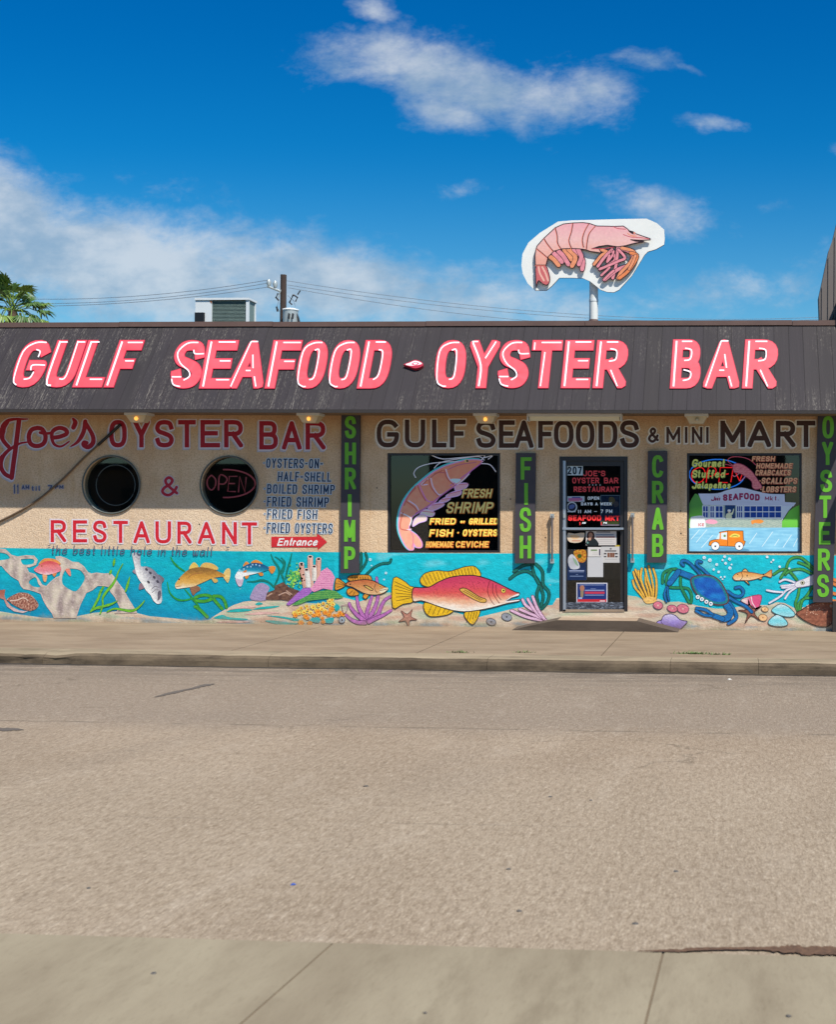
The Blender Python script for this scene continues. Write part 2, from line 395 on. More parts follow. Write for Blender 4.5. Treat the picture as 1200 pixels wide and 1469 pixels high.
# ---------------------------------------------------------------- flat drawing: shapes laid over one another and cut into one sheet
def area(p): return sum(p[i][0] * p[(i + 1) % len(p)][1] - p[(i + 1) % len(p)][0] * p[i][1] for i in range(len(p))) / 2
def inside(p, x, y):
    r = False; j = len(p) - 1
    for i in range(len(p)):
        if (p[i][1] > y) != (p[j][1] > y) and x < (p[j][0] - p[i][0]) * (y - p[i][1]) / (p[j][1] - p[i][1]) + p[i][0]: r = not r
        j = i
    return r
def smooth(pts, closed=True, n=4):
    out = []; m = len(pts)
    for i in range(m if closed else m - 1):
        p0, p1, p2, p3 = (pts[(i - 1) % m], pts[i], pts[(i + 1) % m], pts[(i + 2) % m]) if closed else \
            (pts[max(i - 1, 0)], pts[i], pts[i + 1], pts[min(i + 2, m - 1)])
        for k in range(n):
            t = k / n
            out.append(tuple(.5 * (2 * p1[a] + (p2[a] - p0[a]) * t + (2 * p0[a] - 5 * p1[a] + 4 * p2[a] - p3[a]) * t * t + (3 * p1[a] - p0[a] - 3 * p2[a] + p3[a]) * t ** 3) for a in (0, 1)))
    if not closed: out.append(tuple(pts[-1]))
    return out
def disc(x, y, rx, ry=None, n=10, rot=0):
    ry = ry or rx; c, s = cos(rot), sin(rot)
    return [(x + rx * cos(2 * pi * k / n) * c - ry * sin(2 * pi * k / n) * s, y + rx * cos(2 * pi * k / n) * s + ry * sin(2 * pi * k / n) * c) for k in range(n)]
def stroke(pts, w, cap='round', taper=None):
    """polygons of a brush stroke; w is its width; taper = (start, end) width factors"""
    q = [tuple(pts[0])]
    for p in pts[1:]:
        if math.dist(p, q[-1]) > 1e-3: q.append(tuple(p))
    if len(q) == 1: return [disc(q[0][0], q[0][1], w / 2)]
    pts = q; m = len(pts); polys = []
    closed = math.dist(pts[0], pts[-1]) < 1e-3
    hw = []
    for i in range(m):
        f = 1
        if taper: t = i / (m - 1); f = (taper[0] + (1 - taper[0]) * min(1, t * 2)) * (taper[1] + (1 - taper[1]) * min(1, (1 - t) * 2))
        hw.append(w / 2 * f)
    if cap == 'square' and not closed:
        def ext(a, b, h): d = math.dist(a, b); return (a[0] + (a[0] - b[0]) / d * h, a[1] + (a[1] - b[1]) / d * h)
        pts = [ext(pts[0], pts[1], w / 2)] + pts[1:-1] + [ext(pts[-1], pts[-2], w / 2)] if m > 2 else [ext(pts[0], pts[1], w / 2), ext(pts[1], pts[0], w / 2)]
    nr = []
    for i in range(m - 1):
        d = math.dist(pts[i], pts[i + 1]); nr.append((-(pts[i + 1][1] - pts[i][1]) / d, (pts[i + 1][0] - pts[i][0]) / d))
    def joint(i):
        a = nr[i - 1] if i > 0 else (nr[-1] if closed else None); b = nr[i] if i < m - 1 else (nr[0] if closed else None)
        if a is None or b is None: return None
        dt = a[0] * b[0] + a[1] * b[1]
        if dt < .55: return 'sharp'
        return ((a[0] + b[0]) / (1 + dt), (a[1] + b[1]) / (1 + dt))
    js = [joint(i) for i in range(m)]
    for i in range(m - 1):
        na = js[i] if isinstance(js[i], tuple) else nr[i]; nb = js[i + 1] if isinstance(js[i + 1], tuple) else nr[i]
        a, b = pts[i], pts[i + 1]; ha, hb = hw[i], hw[i + 1]
        quad = [(a[0] + na[0] * ha, a[1] + na[1] * ha), (b[0] + nb[0] * hb, b[1] + nb[1] * hb), (b[0] - nb[0] * hb, b[1] - nb[1] * hb), (a[0] - na[0] * ha, a[1] - na[1] * ha)]
        sg = [(quad[k][0] - quad[k - 1][0]) * (quad[(k + 1) % 4][1] - quad[k][1]) - (quad[k][1] - quad[k - 1][1]) * (quad[(k + 1) % 4][0] - quad[k][0]) for k in range(4)]
        if min(sg) < 0 < max(sg):
            n_ = nr[i]; quad = [(a[0] + n_[0] * ha, a[1] + n_[1] * ha), (b[0] + n_[0] * hb, b[1] + n_[1] * hb), (b[0] - n_[0] * hb, b[1] - n_[1] * hb), (a[0] - n_[0] * ha, a[1] - n_[1] * ha)]
            polys.append(disc(b[0], b[1], hb, n=10))
        polys.append(quad)
        if js[i + 1] == 'sharp' and (i < m - 2 or closed): polys.append(disc(b[0], b[1], hb, n=12))
    if cap == 'round' and not closed:
        polys.append(disc(pts[0][0], pts[0][1], hw[0], n=8)); polys.append(disc(pts[-1][0], pts[-1][1], hw[-1], n=8))
    return polys
def clip(poly, x0, y0, x1, y1):
    for ax, lim, sg in ((0, x0, 1), (0, x1, -1), (1, y0, 1), (1, y1, -1)):
        out = []
        for i in range(len(poly)):
            a, b = poly[i - 1], poly[i]; da, db = (a[ax] - lim) * sg, (b[ax] - lim) * sg
            if (da >= 0) != (db >= 0):
                t = da / (da - db); out.append((a[0] + (b[0] - a[0]) * t, a[1] + (b[1] - a[1]) * t))
            if db >= 0: out.append(b)
        poly = out
        if len(poly) < 3: return None
    return poly
class Sh:
    def __init__(s, polys, col, grid=0):
        s.polys = polys if polys and isinstance(polys[0], list) else [list(polys)]; s.col = col; s.grid = grid
def flat(shapes):
    """cuts overlapping shapes into triangles, each keeping the topmost shape: points, triangles, shape index"""
    vs = []; fs = []; owner = []
    for i, s in enumerate(shapes):
        for p in s.polys:
            q = []
            for a in p:
                if not q or math.dist(a, q[-1]) > 2e-3: q.append(a)
            if len(q) > 1 and math.dist(q[0], q[-1]) < 2e-3: q.pop()
            if len(q) < 3 or abs(area(q)) < 1e-3: continue
            if area(q) < 0: q = q[::-1]
            fs.append(list(range(len(vs), len(vs) + len(q)))); vs += q; owner.append(i)
            if s.grid:
                g = s.grid; xs = [a[0] for a in q]; ys = [a[1] for a in q]
                y = min(ys) + g / 2; row = 0
                while y < max(ys):
                    x = min(xs) + (g / 2 if row % 2 else g)
                    while x < max(xs):
                        jx, jy = x + random.uniform(-.2, .2) * g, y + random.uniform(-.2, .2) * g
                        if inside(q, jx, jy): vs.append((jx, jy))
                        x += g
                    y += g * .87; row += 1
    r = delaunay_2d_cdt([Vector(v) for v in vs], [], fs, 1, 1e-4)
    tris = []; top = []
    for f, o in zip(r[2], r[5]):
        if o: tris.append(f); top.append(max(owner[k] for k in o))
    return r[0], tris, top
def colour(c, x, y):
    if callable(c): c = c(x, y)
    return L(c)
def draw(name, shapes, plane, off, parent, mat=None, thick=0, side=None, geo=None):
    """one sheet of shapes on a plane; with thick, a board of that thickness whose face it is"""
    mat = mat or PAINT; g = geo or Geo(); pts, tris, top = flat(shapes)
    base = len(g.v); P3 = [plane.at(p[0], p[1], off) for p in pts]; g.v += [tuple(p) for p in P3]; k = g.mi(mat)
    edges = {}
    for f, tp in zip(tris, top):
        c = shapes[tp].col
        if c is None: continue
        f = list(f)
        n = (P3[f[1]] - P3[f[0]]).cross(P3[f[2]] - P3[f[0]])
        if n.dot(plane.n) < 0: f = f[::-1]
        g.f.append([base + i for i in f]); g.m.append(k); g.smooth.append(False); g.c.append([colour(c, pts[i][0], pts[i][1]) for i in f])
        for a, b in zip(f, f[1:] + f[:1]): edges[(a, b)] = 1
    if thick:
        bk = len(g.v); g.v += [tuple(p - plane.n * thick) for p in P3]; ks = g.mi(side or mat)
        for (a, b) in edges:
            if (b, a) not in edges:
                g.f.append([base + b, base + a, bk + a, bk + b]); g.m.append(ks); g.smooth.append(False); g.c.append([(1, 1, 1)] * 4)
    return g if geo else g.build(name, parent)
def nz(x, y, s=0.): return noise.noise(Vector((x, y, s)))
def mixc(a, b, t):
    t = max(0, min(1, t)); return tuple(a[i] + (b[i] - a[i]) * t for i in range(3))
def brushed(c, amt=.12, sx=.25, sy=.6):
    return lambda x, y: tuple(max(0, min(255, v * (1 + amt * nz(x * sx, y * sy, c[0] * .1)))) for v in c)
def ramp(y0, y1, *cols, amt=.08, tilt=0.):
    """colours from y0 to y1, with brush noise"""
    def f(x, y):
        t = (y + tilt * x - y0) / (y1 - y0) + .10 * nz(x * .2, y * .3); t = max(0, min(.9999, t)) * (len(cols) - 1); i = int(t)
        c = mixc(cols[i], cols[i + 1], t - i); k = 1 + amt * nz(x * .5, y * .5, 3.)
        return tuple(max(0, min(255, v * k)) for v in c)
    return f
def closedline(p, w): return stroke(list(p) + [p[0]], w)

# ---------------------------------------------------------------- a brush alphabet: strokes in a unit square
def sup(a0, a1, n=20, e=.75, cx=.5, cy=.5, rx=.5, ry=.5):
    o = []
    for k in range(n + 1):
        a = radians(a0 + (a1 - a0) * k / n); c, s = cos(a), sin(a)
        o.append((cx + rx * math.copysign(abs(c) ** e, c), cy + ry * math.copysign(abs(s) ** e, s)))
    return o
def sm(*p): return smooth(list(p), False, 5)
GL = {
 'A': [[(0, 0), (.5, 1), (1, 0)], [(.2, .3), (.8, .3)]],
 'B': [[(0, 0), (0, 1)], [(0, 1)] + sup(90, -90, 10, .8, .55, .765, .37, .235) + [(0, .53)], [(0, .53)] + sup(90, -90, 10, .8, .55, .265, .45, .265) + [(0, 0)]],
 'C': [sup(38, 322)], 'D': [[(0, 0), (0, 1)], [(0, 1)] + sup(90, -90, 14, .7, .45, .5, .55, .5) + [(0, 0)]],
 'E': [[(0, 0), (0, 1)], [(0, 1), (1, 1)], [(0, .52), (.85, .52)], [(0, 0), (1, 0)]], 'F': [[(0, 0), (0, 1)], [(0, 1), (1, 1)], [(0, .5), (.82, .5)]],
 'G': [sup(40, 345) + [(1, .46), (.58, .46)]], 'H': [[(0, 0), (0, 1)], [(1, 0), (1, 1)], [(0, .5), (1, .5)]], 'I': [[(.5, 0), (.5, 1)]],
 'J': [[(1, 1)] + sup(0, -165, 10, .8, .5, .28, .5, .28)], 'K': [[(0, 0), (0, 1)], [(1, 1), (.05, .42)], [(.3, .55), (1, 0)]], 'L': [[(0, 1), (0, 0)], [(0, 0), (1, 0)]],
 'M': [[(0, 0), (0, 1)], [(0, 1), (.5, .2), (1, 1)], [(1, 1), (1, 0)]], 'N': [[(0, 0), (0, 1)], [(0, 1), (1, 0)], [(1, 0), (1, 1)]],
 'O': [sup(0, 360, 28)], 'P': [[(0, 0), (0, 1)], [(0, 1)] + sup(90, -90, 10, .8, .5, .74, .5, .26) + [(0, .48)]],
 'R': [[(0, 0), (0, 1)], [(0, 1)] + sup(90, -90, 10, .8, .5, .745, .48, .255) + [(0, .49)], [(.45, .49), (1, 0)]],
 'S': [sm((.97, .78), (.85, .95), (.5, 1), (.15, .95), (0, .76), (.13, .6), (.5, .51), (.87, .4), (1, .23), (.85, .05), (.5, 0), (.15, .05), (.02, .22))],
 'T': [[(.5, 0), (.5, 1)], [(0, 1), (1, 1)]], 'U': [[(0, 1)] + sup(180, 360, 12, .75, .5, .35, .5, .35) + [(1, 1)]],
 'V': [[(0, 1), (.5, 0), (1, 1)]], 'W': [[(0, 1), (.25, 0), (.5, .8), (.75, 0), (1, 1)]], 'X': [[(0, 0), (1, 1)], [(0, 1), (1, 0)]], 'Y': [[(0, 1), (.5, .45), (1, 1)], [(.5, .45), (.5, 0)]],
 'Z': [[(0, 1), (1, 1), (0, 0), (1, 0)]], '0': [sup(0, 360, 24)], '1': [[(.2, .8), (.5, 1), (.5, 0)]], '2': [sm((.03, .75), (.2, .97), (.6, 1), (.97, .8), (.8, .5), (.4, .25), (.05, 0)), [(.05, 0), (1, 0)]],
 '7': [[(0, 1), (1, 1), (.35, 0)]], '-': [[(.1, .48), (.9, .48)]], '.': [[(.5, .03)]], '*': [[(.5, .5)]], "'": [[(.6, 1), (.45, .75)]], ' ': [],
 '&': [sm((1, .1), (.7, .3), (.3, .62), (.22, .85), (.45, 1), (.68, .85), (.55, .63), (.15, .42), (0, .2), (.2, .02), (.5, 0), (.8, .2), (.98, .45))],
 'a': [sm((.9, .5), (.6, .62), (.15, .5), (.05, .2), (.3, 0), (.7, .1), (.9, .4)), sm((.92, .6), (.88, .2), (1.05, .02))],
 'b': [sm((.1, 1), (.08, .5), (.1, .1), (.45, 0), (.9, .2), (.85, .5), (.5, .6), (.12, .4))], 'c': [sm((.9, .5), (.55, .62), (.1, .4), (.1, .15), (.5, 0), (.95, .15))],
 'd': [sm((.9, .45), (.6, .62), (.15, .5), (.05, .2), (.3, 0), (.7, .1), (.9, .4)), sm((.95, 1), (.9, .5), (.9, .05))],
 'e': [sm((.08, .32), (.6, .34), (.9, .48), (.55, .63), (.12, .45), (.08, .15), (.45, 0), (.95, .15))], 'f': [sm((.95, .9), (.6, 1), (.42, .75), (.4, -.1)), [(.1, .58), (.85, .58)]],
 'h': [[(.1, 1), (.1, 0)], sm((.1, .35), (.45, .6), (.8, .5), (.85, 0))], 'i': [[(.5, .6), (.5, 0)], [(.55, .85)]], 'k': [[(.1, 1), (.1, 0)], [(.85, .6), (.15, .25), (.9, 0)]],
 'l': [sm((.4, 1), (.38, .3), (.45, .03), (.75, .03))], 'm': [[(.05, .6), (.05, 0)], sm((.05, .4), (.25, .6), (.47, .5), (.48, 0)), sm((.48, .4), (.7, .6), (.92, .5), (.95, 0))],
 'n': [[(.08, .6), (.08, 0)], sm((.08, .38), (.45, .6), (.82, .5), (.88, 0))], 'o': [sup(0, 360, 16, 1, .5, .3, .45, .31)], 'p': [[(.1, .6), (.1, -.35)], sm((.1, .4), (.5, .62), (.9, .4), (.75, .05), (.4, 0), (.1, .2))],
 'r': [[(.1, .6), (.1, 0)], sm((.1, .35), (.4, .58), (.85, .55))], 's': [sm((.85, .5), (.5, .62), (.15, .48), (.5, .32), (.85, .15), (.5, 0), (.1, .12))], 't': [sm((.45, .95), (.42, .3), (.5, .03), (.85, .05)), [(.1, .62), (.85, .62)]],
 'u': [sm((.1, .6), (.1, .15), (.4, 0), (.8, .15), (.88, .6)), [(.88, .6), (.9, 0)]], 'w': [sm((.05, .6), (.15, .05), (.35, .02), (.5, .5)), sm((.5, .5), (.6, .03), (.85, .05), (.95, .6))],
 '~': [sm((.08, .6), (.08, 0)), sm((.08, .38), (.45, .6), (.82, .5), (.88, 0)), sm((.1, .82), (.4, .92), (.6, .8), (.9, .9))],
}
WID = {'I': .38, 'M': 1.2, 'W': 1.25, ' ': .55, '-': .6, '.': .35, '*': .45, "'": .3, 'i': .4, 'l': .5, 't': .6, 'm': 1.2, 'w': 1.15, 'f': .65, 'r': .65, 'L': .85, 'E': .88, 'F': .85, '1': .55, 'J': .8}
def glyph(ch, box, t, lean=0., grow=0., dx=0., dy=0.):
    x0, yt, x1, yb = box; lower = ch.islower() or ch == '~'; out = []
    cap = 'round' if (lower or ch in "&.'*") else 'square'
    tx = min(t, (x1 - x0) * .9)
    for st in GL[ch]:
        if ch == 'I': pts = [((x0 + x1) / 2, yb - t / 2 - y * (yb - yt - t)) for x, y in st]
        else: pts = [(x0 + tx / 2 + x * (x1 - x0 - tx), yb - t / 2 - y * (yb - yt - t)) for x, y in st]
        for p in stroke(pts, t + 2 * grow, cap):
            if not lower and ch not in "-.'*&I": p = clip(p, x0 - grow, yt - grow, x1 + grow, yb + grow)
            elif ch == 'I': p = clip(p, x0 - 9, yt - grow, x1 + 9, yb + grow)
            if p: out.append([(x + lean * (yb - y) + dx, y + dy) for x, y in p])
    return out
def layout(s, x0, x1, yt, yb, gap=.22, slope=0.):
    ws = [WID.get(c, 1.) for c in s]; tot = sum(ws) + gap * (len(s) - 1); u = (x1 - x0) / tot; x = x0; o = []
    for c, w in zip(s, ws):
        k = slope * (x - x0); o.append((c, (x, yt + k, x + w * u, yb + k))); x += (w + gap) * u
    return o
def run(boxes, t, lean=0., grow=0., dx=0., dy=0.):
    o = []
    for c, b in boxes: o += glyph(c, b, t, lean, grow, dx, dy)
    return o
def line(s, x0, x1, yt, yb, t, lean=0., gap=.22, slope=0., grow=0., dx=0., dy=0.):
    return run(layout(s, x0, x1, yt, yb, gap, slope), t, lean, grow, dx, dy)
def words(s, yt, yb, spans):
    return [(c, (a, yt, b, yb)) for c, (a, b) in zip(s, spans)]
def CR(ox, oy, k):
    return lambda *pts: [(ox + x / k, oy + y / k) for x, y in pts]

# ================================================================ ground, street
ZW = .13                                    # height of the sidewalk above the street
Y_CT = gz(600, 943.5, ZW).y; Y_CURB = Y_CT - .02; Y_JOINT = gz(600, 937.5, ZW).y; Y_GUT = gz(600, 1357).y
def sheet(name, x0, x1, y0, y1, z, mat):
    g = Geo(); g.face([(x0, y0, z), (x1, y0, z), (x1, y1, z), (x0, y1, z)], mat); return tag(g.build(name), kind='structure')
sheet('ground', -300, 300, -300, 300, -.03, simple('ground_soil', (150, 138, 118), .95, scale=.5))
sheet('road', -60, 60, Y_GUT, Y_CURB + .05, 0., ROAD)
g = Geo()                                   # near gutter apron, cast in slabs with open joints
def gutter_joint(pxa, pya, pxb, pyb): return gz(pxa, pya), gz(pxb, pyb)
ja, jb = gutter_joint(470, 1361, 340, 1475); ka, kb = gutter_joint(952, 1367, 925, 1475)
def at_y(a, b, y): t = (y - a.y) / (b.y - a.y); return a.x + (b.x - a.x) * t
yn = Y_GUT - 3.2; gp = .005
for (l0, l1), (q0, q1) in (((-30, -30), (at_y(ja, jb, Y_GUT) - gp, at_y(ja, jb, yn) - gp)),
                           ((at_y(ja, jb, Y_GUT) + gp, at_y(ja, jb, yn) + gp), (at_y(ka, kb, Y_GUT) - gp, at_y(ka, kb, yn) - gp)),
                           ((at_y(ka, kb, Y_GUT) + gp, at_y(ka, kb, yn) + gp), (30, 30))):
    g.hexa([(l1, yn, .004), (q1, yn, .004), (q0, Y_GUT, .004), (l0, Y_GUT, .004), (l1, yn, -.02), (q1, yn, -.02), (q0, Y_GUT, -.02), (l0, Y_GUT, -.02)], GUTTER)
tag(g.build('gutter_apron'), kind='structure')
sheet('gutter_joint_fill', -30, 30, yn, Y_GUT - .01, .001, CRACK)
g = Geo()
sx = [-30] + [gz(p, 915, ZW).x for p in (-150, 400, 648, 887, 1400)] + [30]
for a, b in zip(sx[:-1], sx[1:]):
    g.box((a + .006, Y_JOINT + .01, -.02), (b - .006, .3, ZW), WALK)
tag(g.build('sidewalk'), kind='structure')
sheet('sidewalk_joint_fill', -30, 30, Y_JOINT - .02, .25, ZW - .012, CRACK)
# curb: a rounded profile swept along the street in slightly uneven pieces
cuts = [-30] + [gz(p, 945, ZW).x for p in (18, 372, 700, 964, 1088, 1300)] + [30]
g = Geo()
for a, b in zip(cuts[:-1], cuts[1:]):
    n = max(2, int((b - a) / .12)); rows = []
    for i in range(n + 1):
        x = a + .002 + (b - a - .004) * i / n; w = .012 * nz(x * 1.3, 5) + .006 * nz(x * 6, 9); h = .010 * nz(x * 1.7, 2) + .005 * nz(x * 9, 4)
        if x < cuts[1] + .25: w += .06 * nz(x * 5, 1) + .03; h -= .03 * abs(nz(x * 6, 3)) + .015
        rows.append([(x, Y_JOINT, ZW + .004), (x, Y_CT + .06, ZW + .006 + h * .4), (x, Y_CT + .015, ZW - .004 + h), (x, Y_CT - .025 + w * .4, ZW - .03 + h), (x, Y_CURB - .02 + w, .06), (x, Y_CURB - .03 + w, -.02)])
    vs = [p for r in rows for p in r]
    for j in range(5):
        g.mesh(vs, [(i * 6 + j, (i + 1) * 6 + j, (i + 1) * 6 + j + 1, i * 6 + j + 1) for i in range(n)], CURBTOP if j < 2 else CURBFACE, True)
    for r in (rows[0], rows[-1]): g.face(r + [(r[0][0], Y_JOINT, -.02)], CURBFACE)
tag(g.build('curb'), kind='structure')
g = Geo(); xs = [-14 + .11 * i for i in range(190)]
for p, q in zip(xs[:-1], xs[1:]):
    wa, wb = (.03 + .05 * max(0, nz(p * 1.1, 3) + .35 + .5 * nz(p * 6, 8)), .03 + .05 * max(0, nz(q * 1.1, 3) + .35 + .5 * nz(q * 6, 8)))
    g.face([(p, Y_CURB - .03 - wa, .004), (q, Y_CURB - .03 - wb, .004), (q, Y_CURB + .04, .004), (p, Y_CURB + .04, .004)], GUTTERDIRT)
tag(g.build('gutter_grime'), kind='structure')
def streak(name, line_, mat, z, amp):
    # a ragged smear along a line of (x, y, half width)
    pts = []; n = 10
    for (x0, y0, h0), (x1, y1, h1) in zip(line_[:-1], line_[1:]):
        for k in range(n): t = k / n; pts.append((x0 + (x1 - x0) * t, y0 + (y1 - y0) * t, h0 + (h1 - h0) * t))
    pts.append(line_[-1]); g = Geo(); rows = []
    for x, y, h in pts:
        u = h * (1 + amp * nz(x * .35, 3) + amp * nz(x * 1.7, 9)); d = h * (1 + amp * nz(x * .4, 17) + amp * nz(x * 1.9, 23)); w = h * .5 * nz(x * .06, 5)
        rows.append((gz(x, y - max(.1, u) + w, z), gz(x, y + max(.1, d) + w, z)))
    for p, q in zip(rows[:-1], rows[1:]): g.face([p[0], q[0], q[1], p[1]], mat)
    return tag(g.build(name), kind='structure')
streak('dirt_strip', [(915, 1363.5, .3), (945, 1363.5, 1.2), (975, 1362.5, 2.2), (1010, 1360.5, 2.0), (1060, 1360, 1.7), (1100, 1360, 2.6), (1130, 1361, 5.0), (1160, 1363, 6.0), (1200, 1364, 5.5), (1330, 1366, 4)], DIRT, .0085, .55)
streak('tar_streak', [(222, 999.5, .3), (235, 996.5, 1.4), (252, 992.5, 1.6), (270, 988.5, 1.0), (285, 985, 1.6), (300, 982, 1.5), (308, 980.5, .3)], TARPATCH, .004, .6)
streak('tar_streak', [(-20, 1046, 1.5), (10, 1045.5, 2.2), (25, 1046, 1.4), (34, 1046.5, .3)], TARPATCH, .004, .5)
# loose bits lying about
def bit(name, px, py, r, mat, label, cat, z=0., group=None):
    c = gz(px, py, z); g = Geo(); vs = []; fs = []; n = 7
    for j in range(3):
        for i in range(n):
            a = 2 * pi * i / n; k = r * (1, .85, .4)[j] * random.uniform(.7, 1.2); vs.append((c.x + k * cos(a) * 1.3, c.y + k * sin(a), z + r * (0, .35, .6)[j]))
    for j in range(2):
        for i in range(n): fs.append((j * n + i, j * n + (i + 1) % n, (j + 1) * n + (i + 1) % n, (j + 1) * n + i))
    fs.append(tuple(range(2 * n, 3 * n))); g.mesh(vs, fs, mat); return tag(g.build(name), label, cat, group)
bit('litter', 421, 1269, .012, BLUEBIT, 'tiny blue scrap of litter on the road', 'litter')
bit('leaf', 818, 955, .028, YLEAF, 'small yellow leaf in the gutter below the curb', 'leaf')
for i, (px, py, r) in enumerate([(970, 1250, .014), (912, 1325, .015), (730, 1247, .014), (790, 1143, .014), (1132, 1458, .014), (610, 1453, .010), (221, 1396, .012), (127, 1274, .012), (525, 1128, .018), (745, 1307, .014), (848, 1148, .012)]):
    bit('pebble', px, py, r * .75, PEBBLE, 'small dark pebble lying on the pale street surface', 'pebble', .004 if py > 1360 else 0., 'dark pebbles scattered on the street')
for px, py in [(785, 958), (733, 958), (1157, 963), (903, 961), (1047, 975)]:
    bit('litter', px, py, .022, PALEBIT, 'pale scrap of litter near the foot of the curb', 'litter', 0., 'pale scraps along the curb')
def weed(px, py, n, r, label):
    c = gz(px, py, ZW); g = Geo()
    for _ in range(n):
        x = c.x + random.gauss(0, r); y = c.y + random.uniform(-.03, .02); a = random.uniform(0, 6.3); l = random.uniform(.02, .055); q = .007
        tip = (x + cos(a) * l * .9, y + sin(a) * l * .5, ZW + l * random.uniform(.3, .9))
        g.face([(x - q * sin(a), y + q * cos(a), ZW), (x + q * sin(a), y - q * cos(a), ZW), tip], WEED)
    tag(g.build('weed'), label, 'weed')
weed(997, 938, 170, .10, 'bright green weed tuft in the joint behind the curb')
weed(1036, 939, 40, .08, 'thin weed sprigs right of the bright green tuft by the curb')
weed(660, 936, 40, .07, 'sparse weed in the curb joint below the big red fish')
weed(752, 936, 30, .07, 'sparse weed in the curb joint left of the door step')

# ================================================================ the restaurant
EAVE_Y = -.62; r = px_ray(700, 588); ZE = H + r.z * (D + EAVE_Y) / r.y
MANS = Plane((0, EAVE_Y, ZE), (0, -1.33, 1)); sl = Vector((0, 1, 1.33)).normalized()
TOP = MANS.at(700, 467); YT, ZT = TOP.y, TOP.z
XL, XR = -15.0, 1.72
shop = thing('seafood_restaurant', (XL / 2, 0, ZW), 'low tan stucco seafood restaurant with sea life mural and brown boarded mansard roof', 'building')
W1 = (556, 650, 718, 793); W2 = (986, 650, 1151, 794); DR = (803, 655, 901, 877)
def rect(b, e=0): return [(b[0] - e, b[1] - e), (b[2] + e, b[1] - e), (b[2] + e, b[3] + e), (b[0] - e, b[3] + e)]
PH = [(159.5, 695.5, 41.), (328.5, 696, 41.)]
wall = draw('wall', [Sh([(-520, 560), (1219, 560), (1219, 950), (-520, 950)], (255, 255, 255)), Sh(rect(W1), None), Sh(rect(W2), None), Sh(rect(DR), None)] +
            [Sh(disc(x, y, r, n=40), None) for x, y, r in PH], WALL, 0., shop, STUCCO, .14, STUCCO)
g = Geo()
g.box((XL, .15, -.1), (XL + .2, 9, ZT - .3), STUCCO); g.box((XR - .2, .15, -.1), (XR, 9, ZT - .3), STUCCO); g.box((XL + .2, 8.8, -.1), (XR - .2, 9, ZT - .3), STUCCO)
g.build('outer_wall', shop)
g = Geo(); g.box((XL + .01, YT + .1, ZT - .5), (XR - .01, 8.99, ZT - .3), TAR); g.build('flat_roof', shop)
# boarded mansard: single boards with open seams
g = Geo(); x = XL; th = .02
while x < XR - .02:
    w = min(random.uniform(.192, .212), XR - x); o = random.uniform(0, .002); k = random.uniform(.93, 1.06); kc = (k, k * random.uniform(.97, 1.0), k * random.uniform(.96, 1.02))
    nrm = MANS.n; a = Vector((x, EAVE_Y, ZE)) + nrm * o; b = Vector((x + w - .0035, EAVE_Y, ZE)) + nrm * o; up_ = sl * ((ZT - ZE) / sl.z)
    f4 = [a, b, b + up_, a + up_]; g.hexa(f4 + [p - nrm * th for p in f4], BOARDS, kc); x += w
roof = g.build('mansard_roof', shop)
g = Geo(); n_ = MANS.n * .03; a = Vector((XL, EAVE_Y, ZE)) - n_; b = Vector((XR, EAVE_Y, ZE)) - n_
g.face([a, b, b + up_, a + up_], FASCIA)
for xx in (XL, XR): g.face([(xx, EAVE_Y, ZE), (xx, YT, ZT), (xx, YT, ZE - .02), (xx, 0, ZE)], FASCIA)
g.build('roof_backing', roof)
g = Geo(); x = XL
while x < XR:                                # metal cap in lengths
    w = min(random.uniform(2.2, 3.2), XR + .02 - x); d = random.uniform(-.004, .004)
    g.box((x, YT - .035, ZT - .012 + d), (x + w - .006, YT + .16, ZT + .06 + d), ROOFCAP); x += w
g.build('ridge_cap', roof)
g = Geo(); g.box((XL, EAVE_Y - .012, ZE - .045), (XR, EAVE_Y + .02, ZE - .003), FASCIA); g.build('fascia', roof)
g = Geo(); g.box((XL, EAVE_Y + .02, ZE - .03), (XR, -.002, ZE - .008), SOFFIT); g.build('soffit', roof)
# dim room seen through the glass
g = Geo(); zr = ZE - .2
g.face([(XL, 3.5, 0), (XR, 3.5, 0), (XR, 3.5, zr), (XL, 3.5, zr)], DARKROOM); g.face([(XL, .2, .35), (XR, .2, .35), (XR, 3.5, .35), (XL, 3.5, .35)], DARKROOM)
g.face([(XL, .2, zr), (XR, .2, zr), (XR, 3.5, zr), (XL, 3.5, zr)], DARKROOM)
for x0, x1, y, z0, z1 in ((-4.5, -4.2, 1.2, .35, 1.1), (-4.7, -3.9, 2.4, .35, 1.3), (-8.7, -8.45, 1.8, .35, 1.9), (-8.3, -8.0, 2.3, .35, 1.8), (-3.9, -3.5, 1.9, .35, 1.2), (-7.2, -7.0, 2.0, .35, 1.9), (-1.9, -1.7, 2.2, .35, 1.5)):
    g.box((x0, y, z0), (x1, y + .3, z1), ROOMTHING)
g.build('interior', shop)
